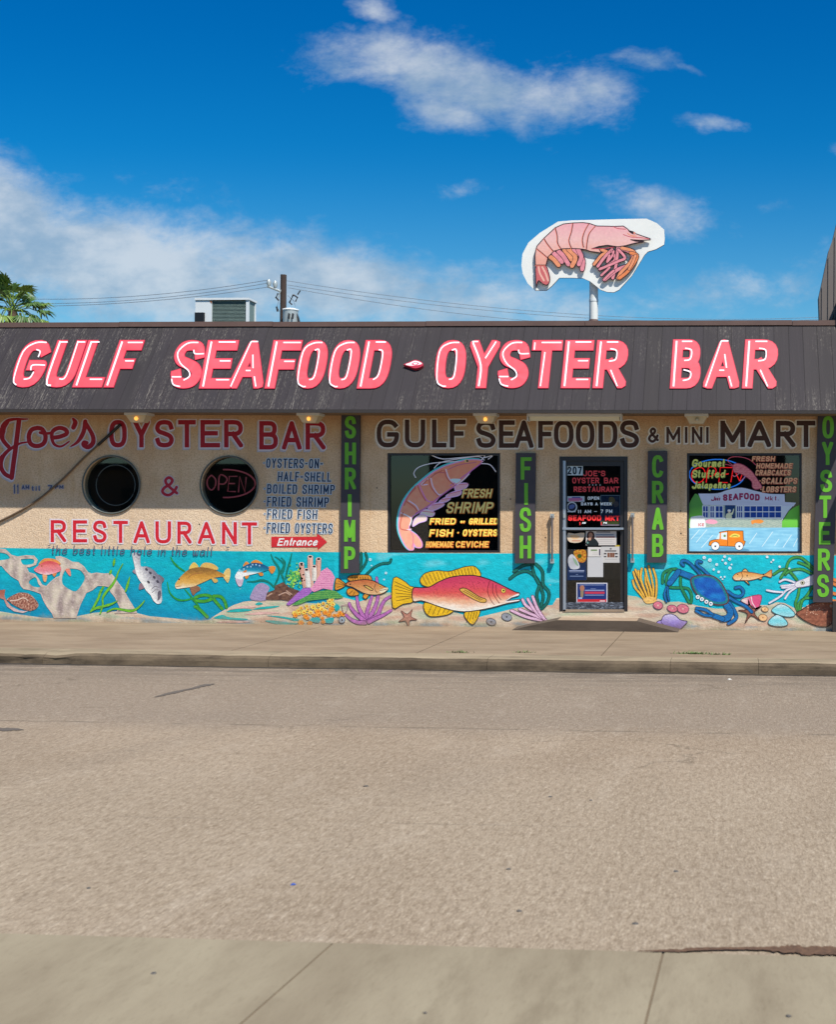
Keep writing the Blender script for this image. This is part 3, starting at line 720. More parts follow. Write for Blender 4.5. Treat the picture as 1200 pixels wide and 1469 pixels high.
# windows
def window(b, label):
    g = Geo(); e = 3.2
    for q in ((b[0], b[1], b[2], b[1] + e), (b[0], b[3] - e, b[2], b[3]), (b[0], b[1] + e, b[0] + e, b[3] - e), (b[2] - e, b[1] + e, b[2], b[3] - e)):
        f = [WALL.at(x, y, -.012) for x, y in rect(q)]; g.hexa(f + [p + Vector((0, .08, 0)) for p in f], DARK)
    w = g.build('window', shop); tag(w, label)
    g = Geo(); g.face([WALL.at(x, y, -.05) for x, y in rect(b, -e + .3)], GLASS); g.build('glass', w); return w
win1 = window(W1, 'shop window with a big painted shrimp'); win2 = window(W2, 'shop window with a painted seafood market scene')
for i, (x, y, r) in enumerate(PH):
    g = Geo(); o = []
    for rr, off in ((r + 1.4, 0.), (r + 1.3, .018), (r - .9, .02), (r - 1.3, -.09)): o.append([WALL.at(px, py, off) for px, py in disc(x, y, rr, n=48)])
    vs = [p for q in o for p in q]
    g.mesh(vs, [(j * 48 + k, j * 48 + (k + 1) % 48, (j + 1) * 48 + (k + 1) % 48, (j + 1) * 48 + k) for j in range(3) for k in range(48)], simple('porthole_rim', (96, 98, 90), .5, var=.3), True)
    p = g.build('porthole', shop); g = Geo(); g.face([WALL.at(px, py, -.06) for px, py in disc(x, y, r, n=40)], GLASS); g.build('glass', p)
    if i == 0:
        g = Geo(); g.tube([WALL.at(px, py, -.1) for px, py in disc(166, 696, 28, 29, n=40)] + [WALL.at(194, 696, -.1)], .006, GALV, 6, False); g.build('inner_ring', p)
# door
g = Geo(); b = DR
def bar(geo, plane, x0, y0, x1, y1, off, th, mat):
    f = [plane.at(x, y, off) for x, y in rect((x0, y0, x1, y1))]; geo.hexa(f + [p - plane.n * th for p in f], mat)
bar(g, WALL, 803, 655, 808, 877, .006, .13, DARK); bar(g, WALL, 896, 655, 901, 877, .006, .13, DARK); bar(g, WALL, 808, 655, 896, 661, .006, .13, DARK)
fr = g.build('door_frame', shop)
g = Geo(); bar(g, WALL, 808.2, 661, 812, 877, .012, .05, ALU); g.build('hinge_strip', fr)
g = Geo(); bar(g, WALL, 808, 874.5, 896, 877.5, .012, .13, STEPTOP); g.build('threshold', fr)
g = Geo()
bar(g, WALL, 812, 661, 895.6, 668.5, -.02, .045, DARK); bar(g, WALL, 812, 668.5, 814, 864, -.02, .045, DARK); bar(g, WALL, 890.5, 668.5, 895.6, 864, -.02, .045, DARK); bar(g, WALL, 812, 758, 895.6, 762, -.03, .03, DARK)
door = g.build('door', shop)
g = Geo(); bar(g, WALL, 812, 864, 895.6, 874, -.018, .045, KICK); g.build('kick_plate', door)
g = Geo(); g.face([WALL.at(x, y, -.045) for x, y in rect((813, 668, 891.5, 865))], GLASS); g.build('glass', door)
g = Geo(); bar(g, WALL, 807.5, 756.8, 895, 759.8, .02, .03, ALU); g.build('push_bar', door)
g = Geo(); bar(g, WALL, 808.4, 737, 811.6, 743, .025, .02, GALV); g.build('lock', fr)

# door step with flared flanks
a = WALL.at(735, 906); b = WALL.at(974, 908); zs = ZW; yf = -.42
def stx(px): return Plane((0, yf, 0), (0, -1, 0)).at(px, 900).x
g = Geo(); prof = [(stx(735), zs + .005), (stx(762), zs + .07), (stx(800), zs + .15), (stx(914), zs + .15), (stx(946), zs + .07), (stx(974), zs + .005)]
fr_ = [(x, yf, z) for x, z in prof]; bk_ = [(x, .02, z + .01) for x, z in prof]
g.face(fr_ + [(prof[-1][0], yf, zs - .05), (prof[0][0], yf, zs - .05)], STEP)
for i in range(5): g.face([fr_[i], fr_[i + 1], bk_[i + 1], bk_[i]], STEPTOP if i == 2 else STEP)
tag(g.build('door_step'), 'dark brown concrete step with flared ends below the glass door', 'step')

# ================================================================ painted lettering on the wall
def letters(name, boxes_or_polys, t, col, parent, label, edge=None, ew=1.8, lean=0., shadow=None, sh=(0, 0), off=.005, mat=None, plane=WALL):
    shp = []
    if shadow: shp.append(Sh(run(boxes_or_polys, t, lean, ew, sh[0], sh[1]), shadow))
    if edge: shp.append(Sh(run(boxes_or_polys, t, lean, ew), edge))
    shp.append(Sh(run(boxes_or_polys, t, lean), col))
    return tag(draw(name, shp, plane, off, parent, mat), label)
RED = (172, 24, 44); LILAC = (232, 222, 230)
bx = words('OYSTER', 602.5, 642, [(156.5, 182), (191, 215), (222.5, 249.5), (255.5, 281), (287.5, 316), (321.5, 349)]) + words('BAR', 604, 645, [(372, 399), (404.5, 433), (438.5, 467.5)])
letters('lettering', bx, 6.6, RED, shop, 'dark red painted words OYSTER BAR with grey shading', LILAC, 1.5, 0, (196, 190, 198), (-1.6, 2.2))
K = CR(0, 590, 7.5)                          # the script word "Joe's"
js = []
for pts, w, tp in (([(95, 385), (45, 330), (12, 260), (25, 170), (80, 105), (160, 85), (240, 85), (300, 84)], 4.2, (1., .3)), ([(40, 320), (30, 250), (45, 180), (90, 120)], 5.2, (.4, .4)),
                   ([(205, 95), (195, 180), (180, 300), (165, 420), (145, 560), (125, 715)], 5.0, None), ([(125, 712), (60, 680), (20, 625), (10, 560), (30, 490), (80, 430), (150, 380), (220, 345), (290, 333)], 4.4, (1, .4)), ([(20, 640), (-5, 570), (20, 480)], 6, (.5, .5)),
                   ([(400, 180), (340, 200), (310, 270), (330, 350), (400, 375), (470, 345), (490, 270), (455, 195), (400, 178)], 4.6, None), ([(430, 230), (480, 240), (545, 235)], 3, None),
                   ([(560, 285), (640, 275), (720, 240), (700, 195), (630, 180), (565, 220), (560, 300), (590, 360), (660, 378), (745, 325)], 4.4, (1, .4)),
                   ([(785, 80), (810, 120), (790, 175)], 5.0, (.5, 1)), ([(760, 380), (840, 325), (900, 220), (918, 110)], 4.6, (.3, 1)), ([(918, 120), (960, 190), (1000, 270), (1000, 340), (950, 385), (900, 365), (905, 335), (935, 340)], 5.0, (.8, .8))):
    js.append((smooth(K(*pts), False, 4), w * 1.4, tp))
def js_poly(gw, dx=0, dy=0):
    o = []
    for p, w, tp in js: o += stroke([(x + dx, y + dy) for x, y in p], w + gw, 'round', tp)
    return o
tag(draw('lettering', [Sh(js_poly(3.8, -1.2, 1.8), (196, 190, 198)), Sh(js_poly(2.8), LILAC), Sh(js_poly(0), RED)], WALL, .006, shop), "red painted script word Joe's with grey edge")
bx = [(c, (a, 746 + (a - 72) * .0118, b, 777.8 + (a - 72) * .0118)) for c, (a, b) in zip('RESTAURANT', [(72.7, 95), (104.5, 125), (133.5, 153), (162.5, 183.5), (191.5, 215), (223, 245.5), (254.5, 275), (284, 308.5), (318.5, 340), (347, 369)])]
letters('lettering', bx, 4.9, (214, 34, 50), shop, 'bright red painted word RESTAURANT with white edge', (228, 218, 222), 1.9)
letters('lettering', [('&', (231, 683, 256, 712))], 4.2, (190, 34, 56), shop, 'red painted ampersand between the portholes', (206, 198, 206), 1.2)
tag(draw('lettering', [Sh(line('the best little hole in the wall', 73, 305, 782, 795, 1.5, .12, .16, .011), (84, 98, 124)),
                       Sh(stroke([(69, 783), (72, 782)], 1.2) + stroke([(325, 786), (329, 785)], 1.2), (84, 98, 124))], WALL, .016, shop), 'faded grey blue script words the best little hole in the wall')
letters('lettering', layout('11 AM til 7 PM', 19, 90, 695, 705, .25) if False else [('1', (19, 695, 22.5, 708)), ('1', (24, 695, 27.5, 708))] + layout('AM', 31, 42, 696, 702) + layout('til', 45, 58, 697, 704) + [('7', (69, 696, 75, 703))] + layout('PM', 79, 91, 696, 701), 1.5, (72, 82, 112), shop, 'small faded hours painted left of the porthole', (180, 172, 176), .8)
NAVY = (28, 52, 84)
for txt, x0, x1, y0, y1 in (('*OYSTERS-ON-', 377, 463, 657.5, 671), ('HALF-SHELL', 398.5, 475, 677, 690.3), ('*BOILED SHRIMP', 378, 480, 694.5, 708), ('*FRIED SHRIMP', 378, 471.5, 712.5, 726.5), ('*FRIED FISH', 378, 455, 730.5, 744), ('*FRIED OYSTERS', 378, 477, 750, 764.5)):
    letters('lettering', layout(txt, x0, x1, y0, y1, .32, .012), 1.9, NAVY, shop, 'dark blue painted menu line ' + txt.strip('*'), (206, 218, 228), .9, .05)
arrow = draw('painted_arrow', [Sh([(389.5, 770), (455, 770), (455, 764.5), (469.5, 777.5), (456, 789), (456, 785), (389.5, 785)], brushed((214, 44, 52)))], WALL, .005, shop)
tag(arrow, 'red painted arrow reading Entrance')
draw('lettering', [Sh(line('E', 397.5, 405, 772, 783, 2.0, .3) + line('ntrance', 406, 455, 771, 783, 2.0, .3, .08), (246, 240, 236))], WALL, .008, arrow)
BRN = (74, 46, 38); PALE = (246, 236, 222)
bx = words('GULF', 602, 642, [(540.5, 573), (581, 610.5), (620, 641), (645.5, 668.5)]) + words('SEAFOODS', 603, 642.5, [(683.5, 711.5), (716, 739), (738, 766), (772.5, 794), (795, 823.5), (826.5, 853.5), (859, 886.5), (890, 917.5)])
letters('lettering', bx, 6.7, BRN, shop, 'dark brown painted words GULF SEAFOODS with pale outline', PALE, 1.5, 0, (222, 208, 190), (-1.4, 1.6))
bx = [('&', (930, 613, 946, 635))] + words('MINI', 612.5, 635.5, [(956.5, 976.5), (982, 988), (993, 1008.5), (1012.5, 1018.5)])
letters('lettering', bx, 3.8, BRN, shop, 'dark brown painted words and MINI with pale outline', PALE, 1.2, 0, (222, 208, 190), (-1.4, 1.4))
bx = words('MART', 603.5, 641.5, [(1034, 1069.5), (1073, 1107), (1113.5, 1142), (1143.5, 1170.5)])
letters('lettering', bx, 7, BRN, shop, 'dark brown painted word MART with pale outline', PALE, 1.5, 0, (222, 208, 190), (-1.6, 1.6))

# ================================================================ raised sign words on the mansard
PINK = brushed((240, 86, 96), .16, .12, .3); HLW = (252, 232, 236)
HL = {'G': [[(.75, .95), (.4, .94), (.1, .75), (.1, .18), (.25, .05)], [(.5, .8), (.64, .76), (.64, .64)], [(.55, .36), (.55, .47), (.95, .47)], [(.66, .33), (.6, .2), (.42, .17)]],
      'U': [[(.1, .98), (.1, .15), (.3, .04)], [(.7, .98), (.7, .25), (.5, .18)], [(.08, .96), (.36, .96)], [(.68, .96), (.95, .96)]], 'L': [[(.12, .97), (.12, .04)], [(.1, .96), (.4, .96)], [(.5, .17), (.92, .17)]],
      'F': [[(.12, .97), (.12, .04)], [(.35, .95), (.95, .95)], [(.5, .56), (.85, .56)]], 'S': [[(.7, .95), (.35, .93), (.1, .74), (.25, .52), (.55, .37), (.62, .25), (.45, .17)], [(.95, .72), (.66, .72), (.6, .8)], [(.05, .24), (.36, .24)], [(.06, .2), (.15, .08), (.38, .04)]],
      'E': [[(.12, .97), (.12, .04)], [(.35, .96), (.9, .96)], [(.5, .57), (.85, .57)], [(.5, .18), (.92, .18)]], 'A': [[(.42, .97), (.07, .04)], [(.42, .97), (.62, .97)], [(.54, .7), (.62, .42)], [(.42, .37), (.56, .37)], [(.7, .25), (.8, .04)]],
      'O': [[(.72, .95), (.38, .93), (.1, .76), (.1, .18), (.28, .05), (.42, .04)], [(.5, .79), (.66, .77), (.66, .26), (.5, .18)]], 'D': [[(.12, .97), (.12, .04)], [(.35, .96), (.7, .96)], [(.5, .8), (.66, .74), (.66, .3), (.5, .18)]],
      'Y': [[(.08, .95), (.42, .48), (.42, .04)], [(.55, .62), (.86, .97)], [(.05, .97), (.25, .97)]], 'T': [[(.44, .75), (.4, .04)], [(.3, .95), (.95, .95)], [(.08, .95), (.08, .8)]],
      'R': [[(.12, .97), (.12, .04)], [(.3, .96), (.65, .96)], [(.42, .82), (.62, .78), (.62, .6), (.42, .56)], [(.5, .38), (.75, .04)]], 'B': [[(.12, .97), (.12, .04)], [(.3, .96), (.65, .96)], [(.42, .82), (.64, .78), (.62, .6), (.42, .57)], [(.42, .38), (.66, .33), (.64, .2), (.42, .16)]]}
def roof_word(word, yt, yb, spans, t, lean, label):
    base = MANS.at(spans[0][0], yb, .03)
    w = thing('sign_word', tuple(base), label, 'sign')
    for i, (c, (a, b)) in enumerate(zip(word, spans)):
        s = -.002 * (a - 600) * 0; box = (a, yt, b, yb); off = .018 + .001 * (i % 2)
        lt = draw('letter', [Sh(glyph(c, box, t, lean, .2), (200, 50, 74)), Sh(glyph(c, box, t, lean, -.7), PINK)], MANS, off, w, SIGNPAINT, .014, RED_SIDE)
        hp = []
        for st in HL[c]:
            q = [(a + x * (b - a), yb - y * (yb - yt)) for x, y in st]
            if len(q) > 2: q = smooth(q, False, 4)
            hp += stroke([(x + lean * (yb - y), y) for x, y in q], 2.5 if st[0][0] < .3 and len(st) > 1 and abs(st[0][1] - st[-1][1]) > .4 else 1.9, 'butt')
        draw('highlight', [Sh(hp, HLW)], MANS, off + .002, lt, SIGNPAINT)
roof_word('GULF', 488, 555.7, [(11, 56), (59.5, 102), (103.5, 146), (148.5, 184.5)], 14.6, .345, 'raised pink slanted letters GULF at left end of brown roof')
roof_word('SEAFOOD', 488, 557.3, [(241, 285.5), (285.5, 330), (327, 376.5), (379.5, 421.5), (421, 462), (466.5, 508.5), (512, 554)], 14.8, .19, 'raised pink letters SEAFOOD on the brown roof left of centre')
roof_word('OYSTER', 488, 556.8, [(621.5, 665), (669, 711.5), (712.5, 756.5), (758, 801.5), (805, 846.5), (850.5, 897.5)], 14.8, .10, 'raised pink letters OYSTER on the brown roof right of centre')
roof_word('BAR', 487, 557.2, [(961.5, 1004), (1009, 1060.5), (1065, 1114)], 15, .07, 'raised pink upright letters BAR at right end of brown roof')
K = CR(290, 470, 3.636)
ox = smooth(K((1052, 192), (1080, 180), (1110, 168), (1140, 175), (1155, 192), (1140, 206), (1110, 212), (1080, 202), (1062, 196)), True, 4)
sh = draw('oyster_ornament', [Sh(ox, (170, 40, 62)), Sh(smooth(K((1062, 192), (1085, 183), (1110, 173), (1138, 180), (1146, 190), (1110, 198), (1080, 198))), (240, 214, 218)), Sh(smooth(K((1095, 188), (1112, 180), (1132, 186), (1120, 196), (1100, 196))), (210, 70, 96)), Sh(smooth(K((1103, 187), (1116, 183), (1124, 189), (1110, 193))), (235, 225, 225))], MANS, .05, None, SIGNPAINT, .045, RED_SIDE)
tag(sh, 'small pink oyster ornament between the words SEAFOOD and OYSTER', 'ornament')

# ================================================================ hanging board signs on the facade
GRN = brushed((112, 190, 54), .08)
def board_sign(quad, word, boxes, t, label, off=.05):
    base = WALL.at(sum(p[0] for p in quad) / 4, max(p[1] for p in quad), off)
    s = thing('board_sign', tuple(base), label, 'sign')
    draw('board', [Sh(quad, (255, 255, 255))], WALL, off, s, BOARDDARK, .035, BOARDDARK)
    for c, b in zip(word, boxes): draw('letter', [Sh(glyph(c, b, t), GRN)], WALL, off + .004, s, SIGNPAINT, .003, BOARDDARK)
X = lambda a, b, *ys: [(a, y0, b, y1) for y0, y1 in ys]
board_sign([(490, 588), (517, 588), (515, 822), (488.5, 822)], 'SHRIMP', X(495, 511, (597, 629), (635, 666), (671, 702)) + X(494, 510, (709, 741), (746, 777), (784, 816)), 5.4, 'dark vertical board reading SHRIMP left of the big shrimp window')
board_sign([(740.5, 650), (769, 650), (767.5, 808), (739, 808)], 'FISH', X(747.5, 763, (656, 688), (693, 724)) + X(746, 762.5, (728, 763), (768.5, 801)), 5.2, 'dark vertical board reading FISH left of the door')
board_sign([(930, 647), (958, 647), (957, 807), (928.5, 807)], 'CRAB', X(936, 952.5, (653, 685), (690, 722), (728, 760), (766, 799)), 5.4, 'dark vertical board reading CRAB right of the door')
board_sign([(1174, 590), (1205, 590), (1195, 864), (1167, 864)], 'OYSTERS', [(1180.5, 597, 1197, 629), (1180, 634, 1196, 667), (1177.5, 674, 1194.5, 706), (1176, 711, 1193, 743), (1175.5, 749, 1192, 781), (1174, 787, 1191.5, 818.5), (1173, 824, 1190, 856.5)], 5.4, 'dark leaning vertical board reading OYSTERS at right end of facade', .07)

# ================================================================ lamps, rails, cable
def soffit_lamp(px, lit, label):
    x = Plane((0, -.32, 0), (0, -1, 0)).at(px, 594).x; y = -.32; z = ZE - .03
    t = thing('soffit_lamp', (x, y, z - .16), label, 'lamp', 'small lamps under the eave')
    def tap(w0, w1, z0, z1, mat, name):
        g = Geo(); q = [(x - w1, y - w1 * .7, z1), (x + w1, y - w1 * .7, z1), (x + w1, y + w1 * .7, z1), (x - w1, y + w1 * .7, z1)]; p = [(x - w0, y - w0 * .7, z0), (x + w0, y - w0 * .7, z0), (x + w0, y + w0 * .7, z0), (x - w0, y + w0 * .7, z0)]
        g.hexa(p + q, mat); return g.build(name, t)
    tap(.165, .165, z - .035, z, WHITEMETAL, 'mount'); tap(.095, .15, z - .135, z - .036, LAMPGLASS, 'shade')
    g = Geo(); c = Vector((x + .01, y - .112, z - .085)); vs = []
    for j in range(5):
        for i in range(10): a = 2 * pi * i / 10; b_ = -pi / 2 + pi * j / 4; vs.append(c + Vector((cos(a) * cos(b_) * .028, sin(a) * cos(b_) * .028, sin(b_) * .03)))
    g.mesh(vs, [(j * 10 + i, j * 10 + (i + 1) % 10, (j + 1) * 10 + (i + 1) % 10, (j + 1) * 10 + i) for j in range(4) for i in range(10)], BULB if lit else LAMPGLASS, True); g.build('bulb', t)
soffit_lamp(200, True, "lit eave lamp above the first O and Y of the red OYSTER BAR lettering")
soffit_lamp(446, True, 'lit eave lamp above the red word BAR beside the SHRIMP board')
soffit_lamp(698, True, 'lit eave lamp above the brown word SEAFOODS and the shrimp window')
soffit_lamp(1000, False, 'unlit eave lamp above the brown word MINI')
P3 = Plane((0, -.3, 0), (0, -1, 0)); a = P3.at(759, 591); b = P3.at(892, 602)
t = thing('tube_light', ((a.x + b.x) / 2, -.3, b.z), 'long pale fluorescent tube light under the eave above the door', 'lamp')
g = Geo(); g.box((a.x, -.38, ZE - .07), (b.x, -.22, ZE - .03), WHITEMETAL); g.build('housing', t)
g = Geo(); g.hexa([(a.x + .02, -.37, ZE - .07), (b.x - .02, -.37, ZE - .07), (b.x - .02, -.34, ZE - .125), (a.x + .02, -.34, ZE - .125), (a.x + .02, -.23, ZE - .07), (b.x - .02, -.23, ZE - .07), (b.x - .02, -.26, ZE - .125), (a.x + .02, -.26, ZE - .125)], TUBE); g.build('cover', t)
for xx in (a.x - .012, b.x - .008):
    g = Geo(); g.box((xx, -.385, ZE - .13), (xx + .02, -.215, ZE - .03), WHITEMETAL); g.build('end_cap', t)
def grab(px, y0, y1, label):
    p0 = WALL.at(px, y0, .06); p1 = WALL.at(px, y1, .06)
    t = thing('grab_bar', tuple(p1), label, 'handrail'); g = Geo(); g.tube([p0, p1], .015, GALV if False else simple('worn_steel', (120, 112, 112), .45, .3), 8); g.build('bar', t)
    for p in (p0, p1):
        g = Geo(); g.box((p.x - .025, -.07, p.z - .03), (p.x + .025, -.002, p.z + .03), GALV); g.build('bracket', t)
grab(792.5, 740, 805, 'thin steel grab bar on the wall left of the door'); grab(908, 739, 804, 'thin steel grab bar on the wall right of the door')
cp_ = smooth([(-330, 815), (-180, 797), (-90, 780), (-40, 764), (0, 747.5), (47, 722), (87, 690), (120, 657), (150, 630), (173, 609)], False, 6)
g = Geo(); g.tube([WALL.at(x, y, .022 + .02 * max(0, -x) / 100) for x, y in cp_], .015, CABLE, 8); g.tube([WALL.at(x, y, .022) for x, y in cp_[-9:]], .022, BLACK, 8)
tag(g.build('slack_cable'), 'weathered brown cable slanting across the wall at left past the porthole', 'cable')

# ================================================================ roof top: shrimp sign, cooling unit
PS = Plane((0, .8, 0), (0, -1, 0))
b_ = PS.at(852, 461); sign = thing('shrimp_sign', (b_.x, .95, ZT - .3), 'white rooftop sign board with a pink cut-out shrimp on a white pole', 'sign')
K = CR(720, 290, 4.2857)
bd = K((348, 120), (430, 113), (560, 110), (720, 105), (892, 102), (955, 130), (1000, 170), (1004, 225), (1000, 262), (950, 290), (900, 305), (880, 325), (800, 455), (722, 540), (690, 555), (650, 553), (610, 540), (575, 512), (545, 488), (500, 468), (430, 466), (355, 466), (310, 515), (275, 543), (205, 543), (160, 500), (130, 440), (122, 390), (128, 320), (165, 250), (235, 190))
draw('sign_board', [Sh(bd, brushed((246, 246, 240), .03, .08, .3))], PS, 0, sign, SIGNPAINT, .04, PLYEDGE)
g = Geo(); q0 = Plane((0, .92, 0), (0, -1, 0)).at(852, 462); q1 = Plane((0, .92, 0), (0, -1, 0)).at(852, 395)
g.tube([(q0.x, .92, ZT - .32), (q0.x, .92, q1.z + .5)], .066, simple('white_pole', (232, 232, 226), .5, var=.1, scale=7), 20); pole = g.build('pole', sign)
zc = Plane((0, .92, 0), (0, -1, 0)).at(852, 431).z
g = Geo(); g.tube([(q0.x, .92, zc - .02), (q0.x, .92, zc + .02)], .071, WHITEMETAL, 20); g.build('coupling', pole)
g = Geo(); g.tube([(q0.x, .92, ZT - .3), (q0.x, .92, ZT + .1), (q0.x, .92, ZT + .17)], [.1, .09, .068], ROOFCAP, 14); g.build('flashing', pole)
A = CR(740, 300, 8.571); Bc = CR(840, 300, 8.571)
OUT = (52, 34, 40)
back = A((245, 690), (240, 580), (248, 510), (265, 455), (350, 360), (490, 230), (590, 185), (710, 172), (830, 168), (910, 178), (985, 205))
top_ = Bc((150, 210), (280, 212), (360, 215), (470, 210), (520, 245), (560, 285), (640, 310), (720, 338), (800, 365))
bot_ = Bc((800, 378), (700, 385), (560, 378), (620, 398), (720, 400), (610, 420), (500, 450), (400, 465), (270, 445), (170, 460), (80, 490), (170, 490), (200, 540), (60, 520), (10, 500))
belly = A((868, 500), (790, 490), (690, 485), (570, 490), (470, 520), (400, 590), (375, 690))
body = back + top_ + bot_ + belly
tail = smooth(A((255, 695), (370, 700), (400, 760), (420, 840), (415, 905), (380, 935), (330, 915), (285, 880), (262, 930), (255, 960), (250, 850)), True, 3)
sk = ramp(315, 400, (246, 172, 180), (247, 196, 190), (246, 176, 156), (240, 150, 130), amt=.05)
leg = []
def limb(pts, w, c): q = smooth(pts, False, 4); leg.append((q, w * 1.12, c))
OR = (244, 156, 112); PKK = (238, 148, 158)
for pts, c in (([(430, 590), (470, 620), (530, 690)], OR), ([(470, 545), (520, 590), (570, 650)], PKK), ([(530, 520), (590, 580), (650, 680)], PKK), ([(600, 500), (650, 560), (690, 620)], OR), ([(650, 495), (720, 560), (735, 620), (695, 700)], OR), ([(720, 495), (790, 560), (830, 640), (820, 740)], PKK), ([(770, 500), (810, 590), (780, 680)], PKK)): limb(A(*pts), 5.8, c)
for pts, w, c in (([(190, 500), (270, 530), (200, 570), (110, 680)], 4, OR), ([(330, 500), (240, 590), (155, 705)], 4, PKK), ([(330, 520), (370, 620), (260, 700), (180, 745)], 3.6, PKK), ([(300, 570), (270, 650), (330, 580), (350, 520)], 3, PKK), ([(400, 480), (390, 620), (370, 740), (340, 850)], 4, PKK), ([(430, 480), (580, 550), (540, 680), (400, 745), (240, 870)], 4.6, PKK), ([(410, 500), (490, 600), (400, 645), (180, 740)], 3.6, PKK),
                  ([(450, 480), (600, 530), (560, 650), (440, 780), (405, 850)], 4.4, OR), ([(560, 540), (635, 570), (610, 650), (520, 770), (420, 850)], 4.4, (240, 140, 86)), ([(620, 570), (580, 670), (540, 740)], 3.6, OR), ([(300, 720), (270, 750), (200, 815)], 3.2, PKK), ([(350, 760), (300, 800), (230, 870)], 3.4, PKK)): limb(Bc(*pts), w, c)
shp = [Sh([p for q, w, c in leg for p in stroke(q, w + 1.5)], OUT)]
for q, w, c in leg: shp.append(Sh(stroke(q, w + .9), OUT)); shp.append(Sh(stroke(q, w - .6), brushed(c)))
shp += [Sh(tail, (214, 110, 110)), Sh(closedline(tail, 1.1), OUT)]
for pts in ([(285, 715), (300, 790), (350, 880)], [(330, 715), (370, 790), (400, 880)]): shp.append(Sh(stroke(smooth(A(*pts), False, 3), 2.6), (248, 190, 170)))
shp += [Sh(body, sk, 2.2), Sh(closedline(body, 1.3), OUT)]
for pts in ([(262, 490), (330, 545), (395, 600)], [(350, 362), (400, 440), (465, 520)], [(490, 235), (515, 330), (520, 420), (560, 488)], [(708, 175), (690, 280), (660, 390), (690, 485)], [(905, 180), (850, 280), (825, 380), (838, 470)], [(985, 208), (910, 300), (885, 400), (875, 490)], [(250, 695), (375, 695)]): shp.append(Sh(stroke(smooth(A(*pts), False, 4), 1.3), OUT)); shp.append(Sh(stroke([(x - .9, y + .3) for x, y in smooth(A(*pts), False, 4)], 1.0), (236, 128, 108)))
for pts in ([(470, 315), (560, 345), (640, 350), (780, 365)], [(350, 218), (400, 240), (500, 250)], [(80, 490), (200, 488), (350, 470)]): shp.append(Sh(stroke(smooth(Bc(*pts), False, 4), 1.1), (204, 84, 96)))
shp += [Sh(smooth(Bc((530, 265), (590, 275), (625, 305), (590, 312), (550, 290))), OUT), Sh(disc(*Bc((605, 296))[0], 1.6), (240, 150, 130)), Sh(smooth(Bc((520, 290), (560, 320), (640, 330), (590, 340), (530, 315))), (242, 150, 110))]
draw('shrimp_cutout', shp, PS, .044, sign, SIGNPAINT, .016, simple('cutout_edge', (70, 46, 50), .7))

PA = Plane((0, 6, 0), (0, -1, 0)); c0 = PA.at(280.5, 428.5); c1 = PA.at(357, 476); dep = .36
ac = thing('cooling_unit', ((c0.x + c1.x) / 2, 6 + dep / 2, ZT - .3), 'white rooftop cooling unit with a grey louvred front', 'air conditioner')
g = Geo(); xm = PA.at(304, 440).x; xe = PA.at(353, 440).x; zb = ZT - .3; zt = c0.z - .03
g.box((c0.x, 6, zb), (xm, 6 + dep, zt), WHITEMETAL); g.box((xe, 6, zb), (c1.x, 6.03, zt), WHITEMETAL); g.box((c1.x - .03, 6 + dep - .04, zb), (c1.x, 6 + dep, zt), WHITEMETAL); g.box((c0.x - .01, 5.98, zt), (c1.x + .01, 6 + dep + .02, c0.z + .01), WHITEMETAL); g.box((xm, 6, zb), (xe, 6.05, zb + .12), WHITEMETAL); g.build('casing', ac)
g = Geo(); z = zb + .12
while z < zt - .03:
    g.hexa([(xm, 6.015, z), (xe, 6.015, z), (xe, 6.04, z + .024), (xm, 6.04, z + .024), (xm, 6.02, z - .003), (xe, 6.02, z - .003), (xe, 6.045, z + .021), (xm, 6.045, z + .021)], LOUVER); z += .027
g.box((xm, 6.06, zb), (xe, 6.08, zt), LOUVER); g.box((c1.x - .035, 6.03, zb), (c1.x - .02, 6 + dep - .04, zt), LOUVER); g.build('louvres', ac)
g = Geo(); p = PA.at(281, 449); q = PA.at(294, 470); g.box((p.x, 5.95, zb), (q.x, 6, p.z), BLACK); g.build('control_box', ac)
g = Geo(); p = PA.at(300, 431.5); q = PA.at(304, 436); g.face([(p.x, 5.995, p.z), (q.x, 5.995, p.z), (q.x, 5.995, q.z)], simple('rust_patch', (170, 104, 60), .8)); g.build('rust_patch', ac)

# ================================================================ behind the roof: pole, wires, palm, neighbour
YP = 40.; PP = Plane((0, YP, 0), (0, -1, 0)); top = PP.at(407, 394.5); px_m = (PP.at(500, 400).x - PP.at(400, 400).x) / 100
upole = thing('utility_pole', (top.x, YP, 0), 'dark wooden utility pole with a grey transformer behind the roof', 'utility pole')
g = Geo(); g.tube([(top.x - .06, YP, -.03), (top.x, YP, top.z)], [.2, .145], POLEW, 14); g.build('pole', upole)
def U(x, y, d=0.): return Plane((0, YP - d, 0), (0, -1, 0)).at(x, y)
g = Geo(); a, b = U(384, 411, .25), U(402, 418, .25); g.tube([a, b], .06, GALV, 6); g.tube([U(403, 416, .25), U(399, 428, .3)], .03, GALV, 6); g.build('bracket_arm', upole)
for x, y in ((386, 404), (395, 406)):
    g = Geo(); g.tube([U(x, y - 3, .25), U(x, y + 1, .25), U(x, y + 7, .25)], [.05, .13, .07], GALV, 8); g.build('insulator', upole)
for pts in ([(399, 421), (396, 427), (400, 431)], [(421, 423), (415.5, 434), (419, 437)], [(421, 423), (427, 427), (424, 433)], [(397, 440), (398.5, 447)]):
    g = Geo(); g.tube([U(*p, .3) for p in pts], .045, DARK, 6); g.build('cutout_fuse', upole)
g = Geo(); g.tube([U(427, 423, .3), U(431, 417, .3)], .03, DARK, 6); g.tube([U(413, 424, .2), U(421, 431, .2), U(424, 440, .3)], .012, WIRE, 5); g.tube([U(400, 430, .3), U(398, 441, .3), U(401, 447, .2)], .012, WIRE, 5); g.build('jumper_wire', upole)
